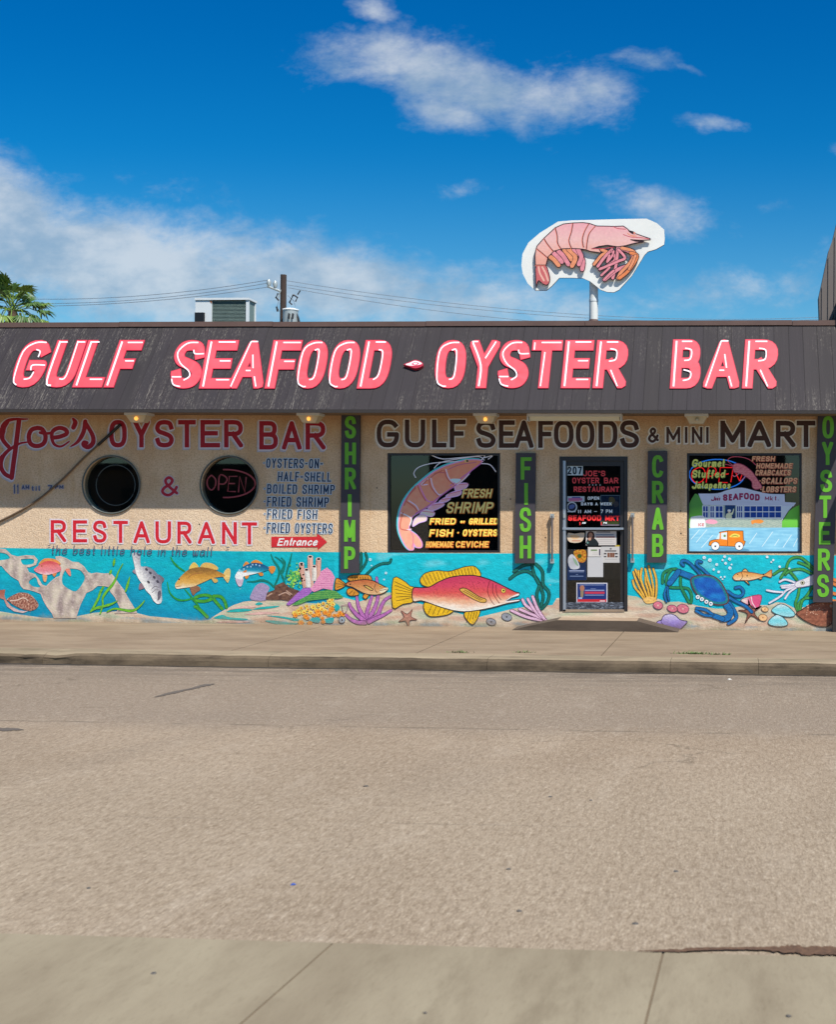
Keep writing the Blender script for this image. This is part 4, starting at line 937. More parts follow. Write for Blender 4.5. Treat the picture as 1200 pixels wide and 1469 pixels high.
a = U(416, 445, .55); g = Geo(); g.tube([(a.x, YP - .45, a.z - 1.15), (a.x, YP - .45, a.z)], .36, GALV, 18); g.tube([(a.x, YP - .45, a.z), (a.x, YP - .45, a.z + .05), (a.x, YP - .45, a.z + .1)], [.39, .38, .2], WHITEMETAL, 18); tr = g.build('transformer', upole)
for x in (415, 420.5):
    g = Geo(); p = U(x, 450, .85); g.tube([p, p - Vector((0, .05, .25))], .05, BLACK, 6); g.build('bushing', tr)
g = Geo(); g.tube([U(425, 449, .5), U(428, 456, .5), U(430, 464, .5)], .05, DARK, 6); g.build('side_terminal', tr)
def wire(a, b, sag, label):
    g = Geo(); pts = []
    for i in range(31):
        t = i / 30; p = a.lerp(b, t); p.z -= sag * 4 * t * (1 - t); pts.append(p)
    g.tube(pts, .013, WIRE, 5); tag(g.build('power_line'), label, 'power line', 'power lines to the pole')
def far(px, py, y): return Plane((0, y, 0), (0, -1, 0)).at(px, py)
for i, ((ax, ay), (bx_, by), s) in enumerate((((384, 402), (-60, 424), .5), ((386, 406), (-60, 431), .5), ((384, 412), (-60, 437), .4))):
    wire(U(ax, ay, .3), far(bx_, by, YP + 4), s, ('topmost', 'middle', 'lowest')[i] + ' of the wires running left from the utility pole')
for i, ((ax, ay), (bx_, by), s) in enumerate((((412, 403), (1230, 452), .9), ((413, 409), (1230, 455), .9), ((414, 413), (1230, 461), 1.1))):
    wire(U(ax, ay, 0), far(bx_, by, YP + 18), s, ('topmost', 'middle', 'lowest')[i] + ' of the wires running right from the utility pole')

YPA = 34.; PAL = Plane((0, YPA, 0), (0, -1, 0)); cr = PAL.at(18, 446); rng = random.Random(11)
palm = thing('palm_tree', (cr.x, YPA, 0), 'green fan palm showing above the roof at far left', 'tree')
g = Geo(); g.tube([(cr.x - .4, YPA, -.03), (cr.x - .15, YPA, 4), (cr.x, YPA, cr.z)], [.26, .2, .17], TRUNK, 12); g.build('trunk', palm)
def fan(c, d, size, droop, mat):
    """one fan leaf: a stalk ending in pleated blades"""
    g = Geo(); d = Vector(d).normalized(); e = c + d * size * .85; e.z -= droop * .25; mid = c + d * size * .5 + Vector((0, 0, .08))
    g.tube([c, mid, e], .022, FROND2, 5)
    s = d.cross(Vector((0, 0, 1)));  s = s.normalized() if s.length > .05 else Vector((1, 0, 0)); nrm = s.cross(d)
    for k in range(-8, 9):
        a = radians(k * 11.5); v = (d * cos(a) + s * sin(a)).normalized(); ln = size * .62 * (1 - .022 * abs(k)) * rng.uniform(.86, 1.08); w = (d * -sin(a) + s * cos(a)) * .062 * size
        m1 = e + v * ln * .55 + nrm * rng.uniform(-.03, .03); tip = e + v * ln - Vector((0, 0, 1)) * (.22 + droop * .3) * ln * rng.uniform(.5, 1.4)
        rg = nrm * .03
        g.face([e, m1 - w * .8, m1 + rg], mat); g.face([e, m1 + rg, m1 + w * .8], mat); g.face([m1 - w * .8, tip, m1 + rg], mat); g.face([m1 + rg, tip, m1 + w * .8], mat)
    return g.build('fan_leaf', palm)
for k in range(34):
    a = rng.uniform(0, 6.28); el = rng.uniform(-.55, 1.35); dd = (cos(a) * cos(el), sin(a) * cos(el), sin(el))
    fan(Vector((cr.x + rng.uniform(-.1, .1), YPA + rng.uniform(-.1, .1), cr.z + rng.uniform(-.1, .25))), dd, rng.uniform(.95, 1.3), max(0, .7 - el), FRONDDRY if el < -.38 and rng.random() < .6 else rng.choice((FROND, FROND, FROND2)))
for px, py, s, m in ((44, 428, 1.0, FROND2), (58, 452, 1.0, FROND), (20, 398, 1.1, FROND), (36, 412, .9, FROND2), (5, 405, 1., FROND)):
    d = PAL.at(px, py) - cr; fan(cr, d, d.length * .72, .3, m)
g = Geo(); g.tube([PAL.at(29, 449), PAL.at(31, 464)], .05, STALK, 6); g.build('flower_stalk', palm)

PN = Plane((0, 1.1, 0), (0, -1, 0))
nb = thing('neighbour_building', (5, 1, 0), 'taller grey clad building with a sloping gable edge at far right', 'building')
pr = [(1178, 500), (1175.5, 426), (1182, 396), (1190, 358), (1196, 342), (1206, 300), (1250, 190), (1420, 130), (1700, 300), (1700, 500)]
x0 = 1168
cl = draw('gable_front', [Sh(pr, (255, 255, 255))], PN, 0., nb, GREYCLAD, .25, GREYCLAD)
g = Geo()
for i in range(40):
    xx = 1179 + i * 9.
    p = PN.at(xx, 500, .008)
    ytop = next((pr[j][1] + (pr[j + 1][1] - pr[j][1]) * (xx - pr[j][0]) / (pr[j + 1][0] - pr[j][0]) for j in range(1, len(pr) - 2) if pr[j][0] <= xx <= pr[j + 1][0]), None)
    if ytop: q = PN.at(xx, ytop, .008); g.box((p.x, 1.085, p.z), (p.x + .018, 1.1, q.z - .02), GREYCLAD)
g.build('cladding_batten', cl)
draw('lettering', [Sh(stroke([(1195.5, 458), (1198, 449)], 1.8, 'butt') + stroke([(1199, 458), (1202, 452)], 1.8, 'butt'), (30, 28, 28))], PN, .012, nb, SIGNPAINT)
g = Geo(); g.box((XR + .05, .02, -.05), (9, 9, 5.5), simple('neighbour_stucco', (150, 140, 128), .9)); g.build('wall', nb)
cx_ = WALL.at(1247, 640).x; ye = -.82; zc = 2.98
g = Geo(); g.box((cx_, ye, zc), (8, .02, zc + .18), FASCIA); g.build('canopy', nb)
b0 = WALL.at(1194.5, 862, .0); g = Geo(); g.box((b0.x, -.1, ZW - .02), (XR + .6, .01, b0.z), FASCIA); g.build('dark_patch_block', nb)  # dark block made up to fill a dark patch at the wall's foot

# unseen storefronts added behind the camera so the shop glass mirrors dark walls
for x0, x1, h, col, lab in ((-60, -17.5, 3.6, (120, 104, 90), 'unseen low brown storefront across the street, added for a dark reflection in the portholes'), (-13.2, 2.3, 5.6, (84, 80, 78), 'unseen taller dark storefront across the street, added to be mirrored in the shop windows')):
    op = thing('storefront', ((x0 + x1) / 2, -34, 0), lab, 'building')
    g = Geo(); g.box((x0, -40, -.03), (x1, -34, h), simple('opposite_wall', col, .9)); g.build('wall', op)
    g = Geo(); g.box((x0, -34.4, h + .01), (x1 + .1, -33.7, h + .3), FASCIA); g.build('parapet', op)
    for x in range(int(x0) + 1, int(x1) - 2, 4):
        g = Geo(); g.box((x, -33.98, .8), (x + 2.6, -33.94, 2.8), DARK); g.build('window', op)

for px, py in ((977, 733), (977.6, 765), (783, 771), (906, 812), (541, 700), (733, 716), (286, 752)):
    g = Geo(); g.face([WALL.at(x, y, .0035) for x, y in disc(px, py, 1.0, n=8)], BLACK); g.build('anchor_hole', shop)

# ================================================================ the mural: water and sand on the wall, creatures over them
K1 = CR(0, 780, 8); K2 = CR(140, 780, 8); K3 = CR(280, 780, 8); K4 = CR(400, 780, 7.5); K7 = CR(1030, 780, 7.06); K8 = CR(900, 790, 7.06); KF = CR(550, 780, 4.2857)
def water(x, y):
    t = (y - 788) / 100 + (.42 if x < 480 else .25) * nz(x * .014, y * .035, 2) + .2 * nz(x * .05, y * .16, 5)
    a, b = ((0, 186, 198), (0, 146, 182)) if x < 480 else ((16, 200, 214), (0, 184, 206))
    if x < 480: t -= .02
    c = mixc(a, b, t); cl = nz(x * .03, y * .07, 8)
    if x > 490 and y < 835 and cl > .18: c = mixc(c, (150, 215, 225), min(.6, (cl - .18) * 2.2))
    k = 1 + .10 * nz(x * .10, y * .5, 1); return tuple(min(255, v * k) for v in c)
def sand(x, y):
    c = mixc((214, 192, 164), (226, 208, 184), .5 + .8 * nz(x * .05, y * .25, 4)); s = nz(x * .022, y * .13, 7); q = nz(x * .03, y * .2, 12)
    if s > .12: c = mixc(c, (176, 190, 158), min(.7, (s - .12) * 3))
    if s < -.15: c = mixc(c, (206, 158, 134), min(.6, (-s - .15) * 3))
    if y > 884 + x * .012 and q > 0: c = mixc(c, (140, 166, 178), min(.75, q * 2.6))
    return c
sand_top = [(-60, 874), (0, 877), (25, 881), (60, 886), (85, 887), (110, 884), (135, 879), (165, 877), (195, 879), (215, 884), (240, 886), (270, 889), (290, 890), (300, 889), (310, 882), (320, 876), (335, 868), (350, 863), (370, 861), (395, 860), (430, 864), (460, 866), (493, 857), (505, 860), (516, 863), (535, 857), (552, 850), (570, 850), (594, 864), (640, 874), (672, 884), (688, 885), (713, 879), (737, 873), (765, 869), (793, 868), (799, 858), (808, 857), (898, 857), (901, 854), (915, 856), (925, 861), (945, 859), (957, 863.6), (974, 863), (992, 866.5), (1002, 869), (1027, 873), (1050, 873), (1058, 870.6), (1091, 868), (1105, 868), (1115, 863.6), (1126, 865), (1140, 872), (1158, 870.6), (1172, 864), (1188, 862), (1219, 862)]
mural = draw('mural', [Sh([(-60, 785), (0, 786), (150, 788), (320, 790.5), (480, 792), (620, 793.5), (900, 794.5), (1219, 797), (1219, 918), (-60, 905)], water, 3.2), Sh(sand_top + [(1219, 918), (-60, 905)], sand, 3.2), Sh(rect(DR, -.5), None)], WALL, .004, shop)
tag(mural, 'painted turquoise water and sandy sea bed along the foot of the wall')
def fig(name, label, shapes, off=.009): return tag(draw(name, shapes, WALL, off, mural), label)
def outl(p, w=1.2, c=(48, 34, 30)): return Sh(closedline(p, w), c)
def strokes(ks, lst, w, col, edge=None, ew=1.0, taper=None):
    a = []
    for p in lst:
        q = smooth(ks(*p), False, 4)
        if edge: a.append(Sh(stroke(q, w + 2 * ew, 'round', taper), edge))
        a.append(Sh(stroke(q, w, 'round', taper), col))
    return a
def pick(lst, ks): return smooth(ks(*lst), True, 3)
# --- left half, soft brushwork
tree = K1((620, 850), (600, 800), (540, 720), (500, 650), (470, 570), (400, 545), (330, 525), (270, 515), (240, 480), (215, 420), (130, 370), (70, 310), (20, 250), (-200, 240), (-200, 60), (0, 60), (60, 65), (130, 130), (200, 150), (300, 135), (390, 140), (430, 185), (410, 240), (340, 265), (300, 265), (330, 330), (400, 350), (440, 400), (480, 470), (530, 490), (580, 440), (640, 390), (690, 370), (700, 300), (690, 230), (650, 190), (640, 150), (690, 145), (760, 170), (830, 210), (900, 215), (960, 260), (1010, 330), (1050, 345), (1110, 335)) + \
    K2((80, 345), (150, 340), (190, 380), (230, 440), (300, 530), (340, 610), (390, 690), (440, 770), (450, 790), (200, 795), (260, 740), (240, 690), (200, 610), (150, 550), (120, 490), (60, 480), (0, 480)) + K1((1060, 530), (990, 560), (960, 620), (920, 700), (870, 850))
def bark(x, y):
    k = nz(x * .12, y * .05, 1); c = mixc((158, 140, 134), (220, 206, 184), .6 + 1.1 * k); s = nz(x * .6, y * .6, 6)
    return mixc(c, (228, 206, 200), max(0, s * 1.2))
holes = [pick(h, K1) for h in (((-40, 105), (60, 110), (105, 145), (100, 175), (-40, 185)), ((240, 190), (260, 175), (380, 175), (390, 215), (360, 235), (270, 240)), ((330, 435), (390, 385), (420, 400), (440, 460), (465, 490), (440, 500), (370, 485)), ((720, 360), (770, 290), (880, 290), (940, 320), (975, 390), (940, 470), (880, 540), (830, 540), (760, 500), (715, 450)))]
fig('painted_driftwood', 'painted grey driftwood branches', [Sh(tree, bark, 2.2), outl(tree, 1.0, (216, 190, 176))] + [Sh(h, None) for h in holes])
f = pick([(390, 300), (430, 260), (510, 205), (600, 200), (670, 230), (705, 290), (680, 320), (600, 345), (540, 355), (450, 340)], K1)
fig('painted_fish', 'painted small pink fish with orange fins', [Sh(pick([(440, 240), (510, 170), (640, 180), (700, 240), (600, 215), (510, 215)], K1), brushed((236, 150, 80))), Sh(pick([(490, 345), (540, 350), (530, 430), (500, 425)], K1), (238, 170, 120)), Sh(pick([(600, 340), (650, 335), (625, 380)], K1), (230, 140, 80)), Sh(pick([(750, 295), (800, 290), (815, 365), (790, 360)], K1), (236, 140, 120)), Sh(f, ramp(805, 826, (222, 80, 84), (236, 128, 128), (236, 140, 150), (250, 232, 232)), 1.2), Sh(disc(60, 812, 1.1), (160, 90, 40))], .011)
f = pick([(80, 635), (150, 590), (230, 560), (320, 570), (380, 610), (440, 690), (420, 740), (350, 770), (270, 755), (170, 710), (100, 660)], K1)
fig('painted_flounder', 'painted small brown flounder at far left', [Sh(K1((-60, 540), (60, 525), (50, 600), (80, 660), (130, 720), (220, 765), (320, 775), (260, 795), (160, 775), (80, 720), (45, 640), (-60, 600)), ramp(845, 880, (170, 90, 70), (226, 200, 196))), Sh(f, lambda x, y: mixc((126, 66, 52), (224, 176, 150), .4 + 1.2 * nz(x * .5, y * .6, 3)), 1.2)] + strokes(K1, [[(120, 655), (200, 645), (270, 620), (320, 650)]], 1.6, (228, 196, 176)), .010)
kelp = brushed((116, 186, 44), .2)
fig('painted_seaweed', 'painted bright green seaweed at left', strokes(K2, [[(30, 800), (60, 700), (60, 620), (110, 540), (170, 470), (215, 390), (240, 320), (290, 230)], [(0, 745), (80, 715), (160, 690), (230, 655)], [(110, 780), (190, 745), (280, 755), (380, 770), (450, 745), (510, 690), (540, 650)], [(10, 600), (40, 540), (75, 490)], [(320, 550), (345, 470), (370, 380)], [(183, 250), (195, 170)], [(140, 345), (160, 300)]], 3.4, kelp, (40, 140, 70), .4, (.5, .3)) + strokes(K1, [[(1040, 780), (1090, 700), (1140, 600), (1180, 490)], [(1050, 770), (1120, 730), (1200, 715)]], 3.2, kelp, (40, 140, 70), .4, (.6, .4)), .012)
f = pick([(400, 110), (485, 115), (490, 200), (500, 260), (560, 260), (630, 290), (690, 350), (735, 420), (735, 500), (740, 600), (735, 670), (690, 690), (640, 650), (610, 590), (560, 540), (520, 470), (470, 400), (440, 330), (420, 230)], K2)
fig('painted_fish', 'painted silver striped fish diving head down', [Sh(pick([(690, 350), (765, 400), (735, 450), (700, 400)], K2), (120, 112, 120)), Sh(pick([(490, 450), (545, 500), (475, 525)], K2), (150, 120, 130)), Sh(pick([(440, 290), (400, 315), (440, 345)], K2), (160, 140, 150)), Sh(f, lambda x, y: mixc((246, 244, 238), (128, 124, 138), max(0, min(1, ((x - 140) * 8 - (y - 780) * 8 * .62 - 262) / 190 + .3 * nz(x * .4, y * .4)))), 1.3)] +
    [Sh(disc(*K2(p)[0], 2.6, 1.8, rot=.9), (76, 72, 84)) for p in ((562, 295), (605, 335), (650, 385), (690, 435), (585, 440))] + [Sh(pick([(690, 560), (725, 540), (725, 610), (695, 650)], K2), (104, 98, 110))] + strokes(K2, [[(620, 520), (660, 490), (700, 500)], [(625, 560), (660, 530), (690, 530)], [(690, 650), (700, 600), (735, 590)]], .9, (120, 112, 116)), .011)
f = smooth(K2((890, 480), (905, 440), (980, 350), (1060, 290), (1150, 270)) + K3((80, 268), (160, 280), (240, 305), (330, 350), (345, 375), (290, 380), (200, 395), (120, 430), (40, 465)) + K2((1100, 490), (1000, 505), (910, 515)), True, 3)
fig('painted_fish', 'painted golden tan fish swimming left', [Sh(pick([(1050, 290), (1105, 210), (1160, 275)], K2), (232, 196, 96)), Sh(pick([(60, 275), (100, 220), (190, 225), (260, 270), (250, 300), (160, 285)], K3), (226, 184, 100)), Sh(pick([(320, 360), (360, 290), (400, 290), (405, 360), (380, 445), (350, 420)], K3), brushed((232, 200, 124))), Sh(pick([(190, 395), (250, 405), (260, 435), (220, 445)], K3), (222, 180, 96)), Sh(pick([(1060, 485), (1140, 480), (1185, 520), (1130, 560), (1095, 590)], K2), brushed((150, 104, 74))), Sh(f, ramp(818, 845, (150, 106, 50), (214, 154, 62), (226, 176, 92), (250, 240, 220), amt=.06, tilt=-.0), 1.5)] + strokes(K2, [[(900, 490), (960, 485)], [(1040, 390), (1100, 350), (1200, 335)]], .9, (170, 110, 60)) + [Sh(disc(257, 831, 1.2), (60, 40, 30))], .011)
f = pick([(460, 390), (480, 330), (540, 270), (620, 230), (720, 220), (830, 260), (845, 295), (740, 330), (640, 355), (560, 375), (545, 400), (520, 410)], K3)
fig('painted_fish', 'painted blue backed fish with orange fins', [Sh(pick(q, K3), brushed((226, 140, 54))) for q in ([(550, 260), (580, 208), (610, 215), (620, 245)], [(640, 225), (690, 185), (750, 205), (770, 235)], [(835, 270), (900, 255), (925, 285), (885, 345), (850, 305)], [(570, 370), (620, 365), (590, 405)], [(725, 335), (770, 330), (785, 360), (750, 368)])] + [Sh(pick([(465, 395), (550, 390), (550, 440), (530, 485), (495, 480)], K3), brushed((214, 190, 206))), Sh(f, lambda x, y: mixc(mixc((20, 70, 120), (20, 150, 180), max(0, min(1, (y - 808 + (x - 360) * (x - 360) * -.004) / 10))), (244, 244, 240), max(0, min(1, (y - 818 + (360 - x) * .06) / 4))), 1.2), Sh(pick([(545, 325), (590, 300), (585, 330)], K3), (224, 130, 60))] + [Sh(disc(*K3(p)[0], 1.2), (160, 205, 235)) for p in ((510, 300), (600, 265), (660, 240), (700, 240), (560, 290), (640, 262), (740, 250))], .011)
fig('painted_seaweed', 'painted dark teal eelgrass behind the coral', strokes(K3, [[(870, 120), (900, 190), (960, 280), (960, 370), (910, 490)], [(920, 150), (990, 200), (1020, 250), (990, 330), (1020, 420), (1030, 460)], [(990, 160), (1030, 220), (1010, 330)], [(1110, 110), (1090, 200), (1060, 300), (1040, 400)], [(600, 435), (680, 435), (760, 420), (840, 440), (910, 500)]], 3.4, brushed((10, 120, 104), .2), None, 0, (.4, .7)), .007)
vine = brushed((40, 150, 60), .25)
fig('painted_seaweed', 'painted curling green vines below the golden tan fish', strokes(K2, [[(840, 150), (870, 210), (930, 270), (1000, 315)], [(800, 440), (830, 560), (900, 630), (980, 650), (1080, 630), (1200, 590)], [(1000, 520), (1060, 590), (1100, 645), (1150, 700), (1200, 780)]], 3.0, vine, None, 0, (.4, .6)) + strokes(K3, [[(0, 620), (60, 595), (140, 590), (200, 620), (260, 690), (310, 745)], [(210, 600), (290, 605), (340, 660), (360, 730)], [(0, 650), (100, 660), (190, 635)], [(0, 720), (60, 760), (140, 840)]], 4, brushed((70, 160, 50), .25), (10, 110, 80), .5), .008)
sp = pick([(640, 640), (650, 560), (700, 480), (760, 450), (820, 470), (855, 510), (820, 580), (810, 650)], K3)
rk = K3((805, 640), (830, 560), (910, 530), (920, 480), (1010, 440), (1080, 500), (1200, 540), (1150, 590), (1090, 660), (1000, 645), (890, 645))
fig('painted_rock', 'painted brown rock with a lilac sponge', [Sh(sp, lambda x, y: mixc((150, 134, 170), (188, 166, 196), .5 + .9 * nz(x * .5, y * 1.2)), 1.4), Sh(rk, lambda x, y: mixc((84, 54, 46), (136, 98, 76), .5 + nz(x * .2, y * .3)), 2)] + strokes(K3, [[(960, 590), (1040, 560), (1090, 590)], [(830, 600), (880, 570)], [(1050, 540), (1110, 580)]], 1.6, (196, 160, 140)), .010)
rng = random.Random(5); sh_ = []
for _ in range(90):
    x, y = rng.gauss(424, 5.5), rng.gauss(828, 8)
    if 408 < x < 437 and 806 < y < 846: sh_.append(Sh(disc(x, y, rng.uniform(.9, 2.2), n=7), rng.choice([(80, 180, 90), (130, 205, 80), (170, 214, 90), (40, 160, 110)])))
fig('painted_coral', 'painted leafy green coral', sh_, .012)
sh_ = []
for pts, w, c in (([(245, 215), (255, 340), (290, 470)], 6.6, (226, 172, 152)), ([(340, 140), (342, 300), (350, 480)], 7.2, (230, 180, 160)), ([(430, 165), (425, 280), (400, 400)], 7, (224, 168, 148)), ([(300, 280), (315, 380), (322, 470)], 6.8, (236, 230, 220)), ([(382, 245), (385, 330), (380, 400)], 6.4, (234, 226, 214))):
    q = K4(*pts); sh_ += [Sh(stroke(q, w + .8, 'butt'), (150, 110, 104)), Sh(stroke(q, w, 'butt'), brushed(c, .12, .8, .3)), Sh(stroke([(x - w * .3, y) for x, y in q], w * .22, 'butt'), tuple(v * .86 for v in c)), Sh(disc(q[0][0], q[0][1], w / 2 + .4, 2.4, n=14), (236, 204, 190)), Sh(disc(q[0][0], q[0][1], w / 2 - 1, 1.5, n=12), (40, 26, 36))]
fig('painted_sponge', 'painted pale tube sponges', sh_, .012)
pk = K4((340, 490), (400, 400), (440, 340), (450, 300), (520, 255), (570, 300), (605, 360), (590, 430), (580, 500), (480, 480), (380, 520)); pu = K4((80, 650), (190, 540), (260, 480), (340, 470), (370, 500), (300, 570), (200, 610), (110, 665)); gc = K4((140, 660), (230, 600), (340, 540), (430, 510), (540, 490), (620, 510), (700, 575), (640, 590), (540, 590), (420, 600), (300, 620), (200, 660))
def rows(a, b, s): return lambda x, y: mixc(a, b, .5 + .45 * sin(y * 2.4 + 1.5 * nz(x * .3, y * .1)) + .5 * nz(x * .5, y * .5, s))
fig('painted_coral', 'painted pink and purple coral mound', [Sh(pu, rows((146, 80, 176), (190, 130, 206), 1), 1.2), Sh(gc, rows((40, 124, 70), (130, 190, 90), 2), 1.2), Sh(pk, rows((214, 110, 166), (246, 184, 204), 3), 1.1)], .013)
sh_ = []; rng = random.Random(9)
def flower(x, y, r, c):
    p = []; n = 7
    for k in range(2 * n): a = pi * k / n + x; q = r * (1 if k % 2 else .62); p.append((x + q * cos(a), y + q * .85 * sin(a)))
    sh_.append(Sh(p, brushed(c, .2, .9, .9)))
for c, lst in (((248, 214, 96), [(170, 745), (210, 720), (240, 690), (270, 735), (310, 705), (340, 740), (370, 680), (400, 710), (430, 660), (460, 700), (480, 640), (520, 670), (545, 620), (570, 600), (580, 650), (300, 670), (500, 720), (220, 750)]),
               ((244, 158, 52), [(180, 770), (240, 850), (290, 780), (335, 855), (380, 770), (430, 760), (470, 800), (480, 840), (500, 740), (540, 760), (560, 720), (600, 770), (640, 770), (660, 740), (690, 760), (570, 700), (310, 800), (420, 730)])):
    for p in lst: x, y = K4(p)[0]; flower(x, y, rng.uniform(3.4, 5.6), c); sh_.append(Sh(disc(x + .4, y + .4, 1.3, n=7), (226, 104, 24)))
teal = (30, 176, 178)
fig('painted_coral', 'painted yellow and orange flower coral', [Sh(pick(q, K4), brushed(teal)) for q in ([(590, 660), (620, 645), (660, 680), (620, 725)], [(340, 830), (370, 795), (440, 800), (430, 850)], [(500, 810), (590, 795), (580, 850), (510, 850)])] + sh_, .012)
fig('painted_sand_ripples', 'painted teal streaks on the sandy mound', [Sh(pick(q, K3), brushed((40, 176, 170))) for q in ([(360, 780), (430, 755), (560, 745), (660, 755), (600, 775), (450, 785)], [(210, 850), (310, 815), (400, 845), (600, 860), (560, 875), (400, 870), (260, 860)], [(690, 690), (740, 670), (780, 690), (720, 705)], [(660, 755), (760, 725), (960, 712), (930, 730), (800, 748)], [(820, 825), (960, 830), (1100, 850), (1200, 870), (1140, 885), (1040, 860)], [(800, 885), (900, 880), (1000, 895), (1180, 915), (1100, 930), (950, 925)])] + [Sh(pick(q, K3), brushed((228, 184, 172))) for q in ([(380, 760), (520, 720), (700, 715), (640, 735), (480, 745)], [(560, 810), (760, 780), (980, 790), (860, 805), (680, 815)], [(240, 900), (420, 885), (640, 895), (480, 908)])], .007)
# --- right half, outlined figures
f = pick([(722, 437), (750, 410), (830, 395), (920, 385), (1010, 395), (1080, 430), (1140, 460), (1175, 480), (1170, 500), (1130, 530), (1060, 550), (960, 545), (880, 515), (800, 470), (745, 455)], K4)
FIN = brushed((224, 150, 50), .15)
def finned(ps, ks, c, rays=()):
    o = []
    for p in ps: q = pick(p, ks); o += [Sh(q, c), outl(q, 1.1)]
    for a in rays: o.append(Sh(stroke(ks(*a), .8, 'butt'), (70, 46, 20)))
    return o
fig('painted_fish', 'painted brown snapper with dark outline', finned([[(722, 437), (690, 405), (620, 370), (605, 490), (650, 490), (700, 465)], [(740, 375), (770, 345), (850, 335), (975, 340), (1000, 395), (900, 392), (780, 405)], [(740, 490), (790, 480), (860, 525), (850, 555), (770, 560), (735, 530)], [(905, 570), (930, 535), (975, 540), (940, 595)]], K4, FIN,
    [[(715, 437), (640, 400)], [(715, 440), (615, 430)], [(715, 445), (625, 470)]] + [[(790 + 28 * i, 352), (800 + 28 * i, 392)] for i in range(7)] + [[(800, 500), (755, 540)], [(820, 515), (800, 555)]]) + [Sh(f, ramp(832, 853, (196, 104, 60), (214, 150, 90), (232, 190, 140)), 1.3), outl(f, 1.3), Sh(pick([(1085, 500), (1165, 470), (1172, 495), (1110, 530)], K4), (240, 226, 190))] + finned([[(915, 450), (960, 455), (1015, 490), (990, 500)]], K4, (224, 186, 100)) + strokes(K4, [[(1085, 505), (1165, 490)], [(1045, 430), (1030, 480), (1060, 530)]], .8, (90, 54, 40)) + [Sh(disc(*K4((770, 437))[0], 1.2), (50, 30, 20)), Sh(disc(*K4((1092, 458))[0], 1.6), (230, 190, 90)), Sh(disc(*K4((1092, 458))[0], .8), (30, 20, 20))], .013)
DG = brushed((16, 108, 96), .2)
fig('painted_seaweed', 'painted dark green seaweed beside the SHRIMP board', strokes(K4, [[(870, 310), (890, 200), (890, 100)], [(880, 290), (930, 220), (950, 160), (935, 100)], [(940, 335), (1020, 260), (1110, 215), (1190, 205), (1210, 170)]], 2.6, DG, (16, 50, 50), .7), .008)
for p, r in (((985, 170), 2.2), ((1155, 315), 2.), ((1135, 385), 1.4), ((1000, 235), 1.2)): draw('painted_bubble', [Sh(disc(*K4(p)[0], r), (190, 226, 238))], WALL, .008, mural)
PUR = brushed((188, 112, 180), .14)
fig('painted_coral', 'painted purple branching coral', strokes(K4, [[(950, 830), (1010, 740), (1050, 650), (1070, 550), (1055, 365)], [(940, 840), (950, 740), (980, 640), (1005, 560)], [(940, 840), (900, 760), (860, 680), (840, 560)], [(940, 840), (850, 770), (780, 690), (760, 640)], [(930, 850), (850, 845), (780, 815), (725, 765)], [(960, 835), (1060, 770), (1110, 660), (1150, 600), (1210, 565)], [(970, 840), (1050, 800), (1120, 770), (1210, 718)]], 4.4, PUR, (96, 42, 100), .7, (1.2, .7)), .010)
fig('painted_shell', 'painted grey ring shell by the purple coral', [Sh(disc(490.7, 889.3, 5, n=16), (70, 84, 104)), Sh(disc(490.7, 889.3, 4.1, n=16), (160, 176, 190)), Sh(disc(491, 889.5, 1.4), (50, 60, 76)), Sh(closedline(K4((675, 665), (745, 655), (735, 720), (700, 760)), .8), (150, 110, 130))], .012)
f = pick([(183, 275), (230, 270), (285, 265), (340, 235), (400, 210), (470, 197), (560, 195), (640, 215), (700, 240), (760, 270), (810, 295), (838, 303), (830, 320), (790, 330), (757, 350), (775, 357), (838, 342), (832, 354), (760, 368), (680, 390), (590, 408), (500, 418), (420, 408), (340, 385), (270, 360), (230, 350), (183, 352)], KF)
YEL = brushed((240, 190, 30), .1)
def red(x, y):
    xx = (x - 550) * 4.2857; mid = 310 - max(0, 300 - xx) * .02; bt = 408 - abs(xx - 520) * .16; tp = 195 + abs(xx - 540) * .17
    t = ((y - 780) * 4.2857 - tp) / max(20, bt - tp) + .07 * nz(x * .15, y * .3); t = max(0, min(.999, t)) * 4; i = int(t); cs = [(206, 58, 96), (222, 74, 98), (226, 88, 82), (242, 178, 140), (252, 242, 226)]
    k = 1 + .06 * nz(x * .5, y * .5); return tuple(min(255, v * k) for v in mixc(cs[i], cs[i + 1], t - i))
rays = [[(70 + 2 * i, 232 + 24 * i), (180, 285 + 9 * i)] for i in range(6)] + [[(240 + 22 * i, 196 - 6 * i + (i > 4) * (i - 4) * 6), (268 + 20 * i, 252 - 7 * i)] for i in range(7)] + [[(400 + 20 * i, 172 - 4 * i), (412 + 20 * i, 204 - 2 * i)] for i in range(9)] + [[(300 + 28 * i, 378 + 6 * i), (275 + 30 * i, 436 - (i > 2) * 6 * (i - 2))] for i in range(5)] + [[(530 + 16 * i, 418), (515 + 18 * i, 480 - 8 * i)] for i in range(4)]
specks = [Sh(stroke([(x, y), (x + 1.2, y + 1.1)], .7, 'butt'), (150, 40, 60)) for x, y in [(550 + rng.uniform(300, 620) / 4.2857, 780 + rng.uniform(225, 320) / 4.2857) for _ in range(60)] if inside(f, x, y)]
